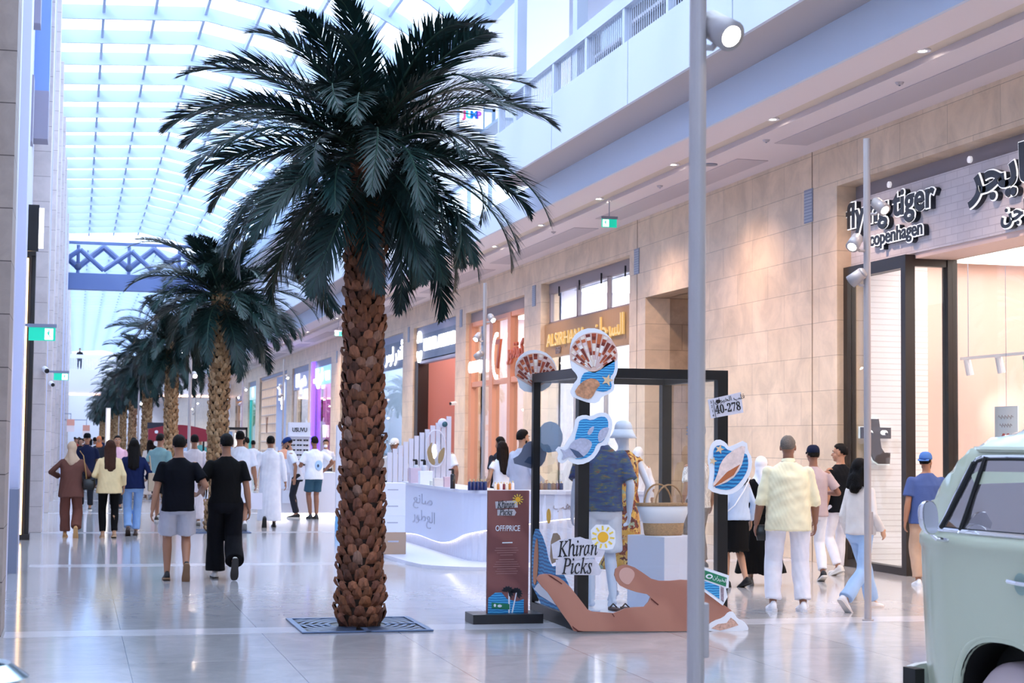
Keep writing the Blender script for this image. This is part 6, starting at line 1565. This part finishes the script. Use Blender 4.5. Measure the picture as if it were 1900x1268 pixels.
# -- people coming towards the camera beyond them
person('man in a dark navy polo and black cap facing the camera', (.27, 41.0), 180, 1.80, 'a8785a', 'cap', '15110f', ((-.1, .12, 0), (.1, -.12, 12)), bld=1.1, top=dict(kind='tee', col='131a36', hem=.86, fit=.022, sw=.07, cap='0e0f14', collar=True), bot=trs('22242c'), face=True, vox=.013)
person('man in a pale pink shirt facing the camera', (.98, 41.4), 184, 1.76, 'b07f62', 'short', '1a1310', ((-.1, -.1, 10), (.1, .1, 0)), top=tee('e3b4c4', fit=.02), bot=trs('2a2c34'), face=True, vox=.013)
person('man in a sage T-shirt and black shorts behind the man in grey shorts', (1.70, 35.4), -28, 1.80, 'a5765c', 'short', '1a1412', ((-.1, .15, 0), (.1, -.15, 30)), bld=1.08, top=tee('7fa0a0', fit=.03), bot=sho('14161a'), shoe='4a4440', vox=.012)
person('person in a long cream dress with a red bag near the fourth palm trunk', (2.05, 48.5), 10, 1.66, 'b58a6c', 'long', '1a1210', bld=1.0, fem=True, top=dict(kind='abaya', col='e6d8cc', sleeve=1.9, wh=.26), shoe='8a6a58', vox=.014)
person('man in a white thobe half hidden by the second palm trunk', (2.28, 33.6), 0, 1.78, 'a5765c', 'short', '100e0e', ((-.1, .1, 0), (.1, -.1, 20)), bld=1.04, top=dict(kind='thobe', col='efe6ea', sleeve=1.92, wh=.22, fit=.02, fold=.007, foldz=.15), shoe='9a6a50', vox=.011)
person('broad man in a long white shirt and white shorts behind the man in black', (2.98, 31.6), -3, 1.86, 'a5765c', 'short', '0e0c0c', ((-.1, .2, 0), (.11, -.2, 38)), ((-.28, .02, .88), (.29, .0, .84)), bld=1.18, top=dict(kind='thobe', col='eef0fb', hem=.50, sleeve=.9, wh=.215, fit=.03, sw=.08, fold=.007), shoe='e8e4e4', vox=.011)
person('man in a full length white thobe walking away by the sunglasses kiosk', (3.70, 32.9), -4, 1.77, 'a5765c', 'short', '100d0d', ((-.10, -.28, 58), (.10, .14, 0)), ((-.28, .05, .92), (.30, .0, .84)), bld=1.12, top=dict(kind='thobe', col='eef0fc', sleeve=1.93, wh=.235, fit=.025, sw=.07, cuff=.05, fold=.008, foldz=.15, collar=True), shoe='3a3634', sole='2c2a2a', vox=.010)
person('man with a dark beard in profile behind the white thobes', (3.95, 40.5), 75, 1.76, 'b08468', 'short', '17120f', top=tee('8fa2b8', fit=.02), bot=trs('23252c'), face='beard', vox=.013)
person('man with dark hair and grey T-shirt between the two men in white', (3.42, 36.0), 25, 1.74, 'a5765c', 'short', '1c1614', top=tee('8a94a0', fit=.02), bot=trs('2c2e36'), vox=.013)
# -- sunglasses kiosk
person('man in a white T-shirt with blue back print and teal shorts', (5.04, 36.35), 12, 1.78, '8f6450', 'short', '1a1412', ((-.06, .02, 0), (.06, -.03, 0)), ((-.2, .26, 1.12), (.24, .02, 1.02)), ((-.5, -.9, -.2), (1.0, -.35, 0)), bld=1.06, top=tee('eef1fc', hem=.84, fit=.035, sw=.07), bot=sho('35566a', hem=.80, wh=.10), shoe='3a3c40', sole='2e2e30', vox=.010)
p_ = PW['man in a white T-shirt with blue back print and teal shorts']
bp_ = MB().ell((.05, -.158, 1.16), (.085, .012, .11)).build('back_print', mat('print_paleblue', 'a9cdf4', .7), p_['t']); MB().ell((.03, -.168, 1.15), (.025, .008, .035)).build('print_dark', mat('print_grey', '3a4a66', .7), bp_)
person('man in a blue cap bending over the sunglasses rack', (4.72, 36.75), 78, 1.74, 'a5765c', 'cap', '1a1412', head=(0, -28), lean=16, top=dict(kind='tee', col='dfe2ee', fit=.02, cap='1d356e'), bot=trs('2a2c34'), face='beard', vox=.011)
person('person in a white face mask far behind the kiosk counter', (6.62, 45.5), 170, 1.72, 'b58a6c', 'short', '1a1412', top=tee('dfe0ea'), bot=trs('23252c'), face=True, vox=.014)
MB().ell((-.0, .115, 1.55), (.05, .03, .04)).build('face_mask', M_edge, PW['person in a white face mask far behind the kiosk counter']['t'])
# -- perfume counter
person('man in a white T-shirt standing behind the rising white posts', (6.25, 28.9, .05), -20, 1.78, 'a5765c', 'short', '14100e', ((-.08, 0, 0), (.08, 0, 0)), ((-.22, .2, 1.1), (.26, .08, .95)), bld=1.08, top=tee('f0f1f8', fit=.03), bot=trs('121214'), vox=.011)
person('woman with long dark hair in a white top at the perfume counter', (6.72, 26.4, .05), 15, 1.66, 'b58a6c', 'long', '1c1210', bld=.96, fem=True, top=tee('eef0f6', sleeve=.4, hem=.98), bot=trs('3a3636'), hands=((-.2, .22, 1.05), (.22, .2, 1.05)), vox=.011)
person('man in a dark top standing behind the woman at the perfume counter', (7.25, 28.6, .05), 20, 1.74, 'a5765c', 'short', '14100f', top=tee('2a2c36'), bot=trs('22242a'), vox=.013)
person('bearded man in a pale grey blazer at the perfume counter', (6.62, 24.75, .05), -62, 1.84, 'b98c6e', 'short', '15110f', ((-.1, 0, 0), (.1, 0, 0)), ((-.22, .24, 1.0), (.24, .2, 1.0)), bld=1.12, top=long_('b9bccb', 'jacket', hem=.76, fit=.035, sw=.07), bot=trs('b4b7c6'), face='beard', vox=.010)
person('man in a striped shirt seen through the right glass of the display case', (8.28, 21.6), 15, 1.74, 'a5765c', 'short', '1c1614', top=dict(kind='tee', mat=M_stripe, col='e8e2dc', fit=.025), bot=trs('6a5c50'), vox=.011)
p_ = at(731, 900, 31.5)
person('person in a white cap behind the left end of the rising white posts', (p_.x, 31.5), 150, 1.74, '8f6450', 'cap', '15110f', top=tee('e6ddd6', fit=.02, cap='efe8e2'), bot=trs('2a2c34'), face=True, vox=.013)
# -- right side shoppers
person('woman in a white robe and white headscarf beyond the display case', (8.75, 25.5), -10, 1.64, 'b58a6c', 'hijab', 'f0eef2', fem=True, bld=1.12, top=dict(kind='abaya', col='f2eff2', sleeve=1.9, wh=.28, fold=.009), shoe='c9a684', vox=.011)
person('woman in a pale blue top and black knee length skirt by the display case', (7.68, 18.75), 12, 1.56, 'c09478', 'bob', '2a1e18', ((-.08, .1, 0), (.08, -.1, 18)), bld=.96, fem=True, top=long_('b8cbe6', fit=.035, hem=.90, sw=.06), bot=dict(kind='skirt', col='0c0c0e', hem=.50, wh=.18, fold=.004), shoe='141416', sole='141416', vox=.010)
person('woman in a black abaya and white headscarf', (8.10, 19.0), -12, 1.56, 'c09478', 'hijab', 'f2f0f4', ((-.1, .15, 0), (.1, -.15, 10)), ((-.22, .14, 1.05), (.22, .22, 1.1)), fem=True, bld=1.04, top=long_('0b0b0d', fit=.03, hem=.95, sw=.07, cuff=.07), bot=dict(kind='skirt', col='0a0a0c', hem=.17, wh=.36, fold=.016), shoe='dcd8d4', vox=.010)
L27 = 'tall man in a pale yellow linen shirt and white trousers'
person(L27, (7.13, 16.02), -14, 1.80, '8f6450', 'crop', '6e6660', ((-.15, .04, 0), (.15, -.02, 0)), ((-.31, .06, .87), (.29, .10, .88)), bld=1.2, top=long_('f2e8c4', hem=.80, fit=.034, sleeve=1.22, sw=.066, cuff=.058, fold=.007, fs=9, foldz=1.0, collar=True), bot=trs('eceaf2', wt=.102, wk=.084, wh=.076, fold=.008), shoe='f0eef2', sole='dedce2', vox=.009, head=(-14, 0))
person('man in a navy cap, mauve T-shirt and white trousers beside the tall man', (9.02, 19.5), -10, 1.69, '8f6450', 'cap', '15110f', ((-.09, .1, 0), (.09, -.15, 20)), ((-.24, .1, 1.0), (.25, .24, 1.14)), bld=1.05, top=tee('b9a6a8', fit=.028, cap='151c34'), bot=trs('ececf2'), shoe='1c1c20', vox=.010)
person('man in a black T-shirt and white trousers turning his head left', (9.78, 20.3), 14, 1.72, 'b07f63', 'short', '0f0d0d', ((-.1, -.1, 20), (.1, .15, 0)), ((-.27, .0, .86), (.25, .05, .9)), bld=1.04, head=(38, 0), top=tee('101116', fit=.024), bot=trs('eceaf0'), shoe='dcd6d0', face=True, vox=.010)
L30 = 'woman in a cream shirt and light blue jeans striding behind the lamp post'
person(L30, (7.93, 16.0), -62, 1.61, 'c09478', 'bob', '0b0a0c', ((-.07, .30, 0), (.07, -.42, 42)), ((-.2, .06, .88), (.22, .10, .95)), bld=.92, fem=True, top=long_('dcd6d2', fit=.034, hem=.90, sw=.06, cuff=.05, fold=.008), bot=trs('a6c2e6', wt=.088, wk=.078, wh=.09, hem=1.98, fold=.007), shoe='e8e6ea', sole='d8d2d0', vox=.009)
person('man in a blue T-shirt, backwards blue cap and beige cargo trousers', (10.08, 18.55), -12, 1.62, 'a5765c', 'capback', '14100f', ((-.09, .05, 0), (.10, -.10, 10)), ((-.28, .0, .86), (.28, .02, .86)), bld=1.2, head=(-34, 0), top=tee('46588a', fit=.035, hem=.82, sw=.078, cap='4a72b4'), bot=trs('c4a48c', wt=.10, wk=.088, wh=.07, fold=.009), shoe='eef0f2', sole='e6e6e8', face='beard', vox=.009)
# -- mannequins in the display case
person('white mannequin in a dark blue tropical print shirt and white shorts', (4.91, 15.40), -3, 1.83, 'dfe6f6', 'short', '17120f', ((-.09, .0, 0), (.10, -.1, 6)), ((-.27, -.02, .88), (.27, .0, .88)), bld=1.06, top=dict(kind='tee', mat=M_trop, col='1a3468', hem=.88, fit=.035, sw=.075, sleeve=.85), bot=sho('e9ebf4', hem=.95, wh=.115, wt=.105), name='mannequin', cat='mannequin', mann=True, barefoot=True, z=.13, vox=.009)
person('white mannequin in a white bucket hat and floral print dress', (5.31, 15.93), 10, 1.78, 'dfe6f6', 'buckethat', '17120f', ((-.08, .0, 18), (.08, -.12, 24)), ((-.24, .0, .9), (.25, .03, .9)), bld=.92, fem=True, top=dict(kind='tee', mat=M_floral, col='d9a84a', hem=.95, fit=.02, sleeve=.12, cap='e6e8f4'), bot=dict(kind='skirt', mat=M_floral, col='d9a84a', hem=.32, wh=.26), name='mannequin', cat='mannequin', mann=True, barefoot=True, z=.13, vox=.010)
# -- things they carry
def held(label, who, hand, name, cat, dz=0.0):
    q = PW[who]; w = q['t'].matrix_world if False else Matrix.Translation(q['t'].location) @ q['t'].rotation_euler.to_matrix().to_4x4()
    p = w @ q['wr'][hand]; return thing(name, label, cat, (p.x, p.y, p.z + dz), q['t'].rotation_euler.z)
t = held('silver water bottle in the left hand of the man in black', L5, 0, 'water_bottle', 'bottle', -.02); MB().lathe([(.001, 0), (.032, 0), (.032, .14), (.018, .17), (.018, .19), (.001, .19)], (.05, .08, -.06), 16).build('body', M_chrome, t, smooth=True); MB().lathe([(.001, .19), (.02, .19), (.02, .21), (.001, .21)], (.05, .08, -.06), 14).build('cap', M_grey, t)
t = held('small black leather pouch in the left hand of the tall man in yellow', L27, 0, 'pouch', 'bag', -.12); MB().loft([(.06, .02, -.06, .05, .03), (.06, .02, .0, .065, .04), (.06, .02, .1, .055, .035)], 20, 3).build('body', mat('black_leather', '121214', .4), t, smooth=True); MB().tube([(.01, .0, .0), (.0, -.01, .06), (.03, .0, .1)], .006, 6).build('strap', MATS['black_leather'], t)
t = held('white paper shopping bag carried by the broad man in white', 'broad man in a long white shirt and white shorts behind the man in black', 1, 'shopping_bag', 'bag', -.5); B(-.13, .13, -.05, .05, 0, .3).build('body', mat('paper_white', 'eeeaf6', .6), t); MB().tube([(-.06, 0, .3), (-.05, 0, .38), (.05, 0, .38), (.06, 0, .3)], .005, 6).build('handle', MATS['paper_white'], t)
t = thing('handbag', 'small black bag on the right hip of the woman in brown', 'bag', (.24, 29.5, .82)); MB().loft([(0, 0, 0, .09, .05), (0, 0, .06, .11, .06), (0, 0, .18, .10, .05)], 20, 3).build('body', mat('black_leather', '121214', .4), t, smooth=True); MB().tube([(-.04, .0, .17), (-.06, -.1, .35), (-.1, -.09, .58), (-.16, -.0, .66)], .008, 6).build('strap', mat('gold_strap', 'b08a50', .4), t)
t = thing('tote_bag', 'beige tote bag hanging at the right side of the woman in navy', 'bag', (1.30, 30.05, .78)); B(-.05, .06, -.13, .13, 0, .32).build('body', mat('tote_beige', 'b9a48c', .8), t, bevel=.015); MB().tube([(0, -.08, .32), (-.03, -.05, .6), (-.03, .03, .62), (0, .08, .32)], .012, 6).build('strap', MATS['tote_beige'], t)
t = thing('handbag', 'red handbag hanging beside the long cream dress', 'bag', (2.22, 48.4, .72)); B(-.1, .1, -.05, .05, 0, .2).build('body', mat('red_bag', 'b8324a', .5), t, bevel=.02); MB().tube([(-.06, 0, .2), (0, 0, .34), (.06, 0, .2)], .008, 6).build('strap', MATS['red_bag'], t)
t = thing('crossbody_bag', 'thin white strap bag across the back of the woman in pale blue', 'bag', (7.68, 18.75, .86), R(12)); MB().tube([(.10, -.13, .45), (.0, -.155, .3), (-.12, -.13, .12), (-.2, .0, .0)], .008, 6).build('strap', M_edge, t); MB().box(-.25, -.19, -.06, .08, -.14, .02).build('body', M_edge, t, bevel=.01)

# -- far crowd: two shapes, each walker in clothes of their own
CR = []
for k, (fem, kw) in enumerate(((False, dict(feet=((-.1, .12, 0), (.1, -.12, 20)), top=tee('888888', fit=.025), bot=trs('333338'), hair='short')), (True, dict(feet=((-.08, -.1, 18), (.08, .1, 0)), top=dict(kind='abaya', col='888888', sleeve=1.9, wh=.26), hair='hijab', hcol='444444')))):
    rt = person('template', (0, 0), 0, 1.72, 'a5765c', fem=fem, vox=.022, **kw); CR.append(rt)
used_first = [False, False]
def crowd(k, x, y, rz, lab, c1, c2, h=1.0):
    rt = CR[k] if not used_first[k] else copy_tree(CR[k]); used_first[k] = True
    rt['label'] = lab; rt['group'] = 'walkers in the far crowd'; rt.location = (x, y, 0); rt.rotation_euler.z = R(rz); rt.scale = (h, h, h)
    for ch in rt.children:
        n = ch.name.split('.')[0]
        if n in ('shirt', 'abaya', 'trousers', 'headscarf', 'hair'):
            ch.material_slots[0].link = 'OBJECT'; ch.material_slots[0].material = cloth(c1 if n in ('shirt', 'abaya') else (c2 if n != 'hair' else '15110f'))
crowdl = [(0, 150, 62, 180, 'black', '16161a', '23242a'), (0, 176, 66, 0, 'white', 'ecebf2', '2a2c34'), (1, 168, 70, 10, 'black robe', '0e0e10', '16161a'), (0, 142, 80, 180, 'red', 'a03a34', '22242c'),
          (1, 184, 58, 180, 'grey robe with orange scarf', '2a2c34', 'd07a50'), (0, 155, 95, 0, 'cream', 'e6d8c8', '4a4a50'), (0, 190, 84, 0, 'dark blue', '1c2440', '1c1c22'), (1, 147, 105, 180, 'brown robe', '5a4038', '3a2a26'),
          (0, 165, 112, 180, 'pale blue', 'b0c4de', '2c2e38'), (1, 176, 100, 0, 'white robe with black scarf', 'e6e4ea', '141418'), (0, 139, 118, 0, 'charcoal', '3a3c44', '22242a'), (0, 160, 76, 180, 'maroon', '6a2630', '1c1c20'),
          (0, 283, 66, 0, 'black, near the red canopy', '121216', '1c1c22'), (0, 345, 56, 30, 'pale blue, near the red canopy', 'a8bcd8', '23252c'), (0, 372, 62, 0, 'teal, right of the red canopy', '5a9a98', '2a2c34'), (1, 388, 70, 0, 'pink robe, right of the second palm', 'd8788a', '8a3a4a'),
          (0, 527, 52, 180, 'peach, left of the sunglasses kiosk', 'd9a890', '2c2e36'), (1, 248, 55, 180, 'black robe, beside the third palm', '101012', '18181c'), (0, 470, 58, 0, 'white, behind the men in white', 'e8e8f0', '3a3c44'), (0, 262, 90, 0, 'dark green, by the far palms', '24403a', '22242a')]
for k, px, Y, rz, c, c1, c2 in crowdl:
    p = at(px, 815, Y); crowd(k, p.x, Y, rz, 'far walker in ' + c + (', coming this way' if rz == 180 else ', walking away') + ', about %s palms away' % ('three', 'four', 'five', 'six', 'seven', 'eight')[min(5, max(0, int((Y - 47) / 13)))], c1, c2, 1 + .03 * math.sin(px))
rt = copy_tree(CR[0]); rt['label'] = 'small dark figure standing on the upper footbridge'; rt['group'] = 'walkers in the far crowd'; rt.location = (at(148, 660, 136.2).x, 136.2, 7.1); rt.rotation_euler.z = PI
for ch in rt.children:
    if ch.name.split('.')[0] in ('shirt', 'trousers'): ch.material_slots[0].link = 'OBJECT'; ch.material_slots[0].material = cloth('14161c')
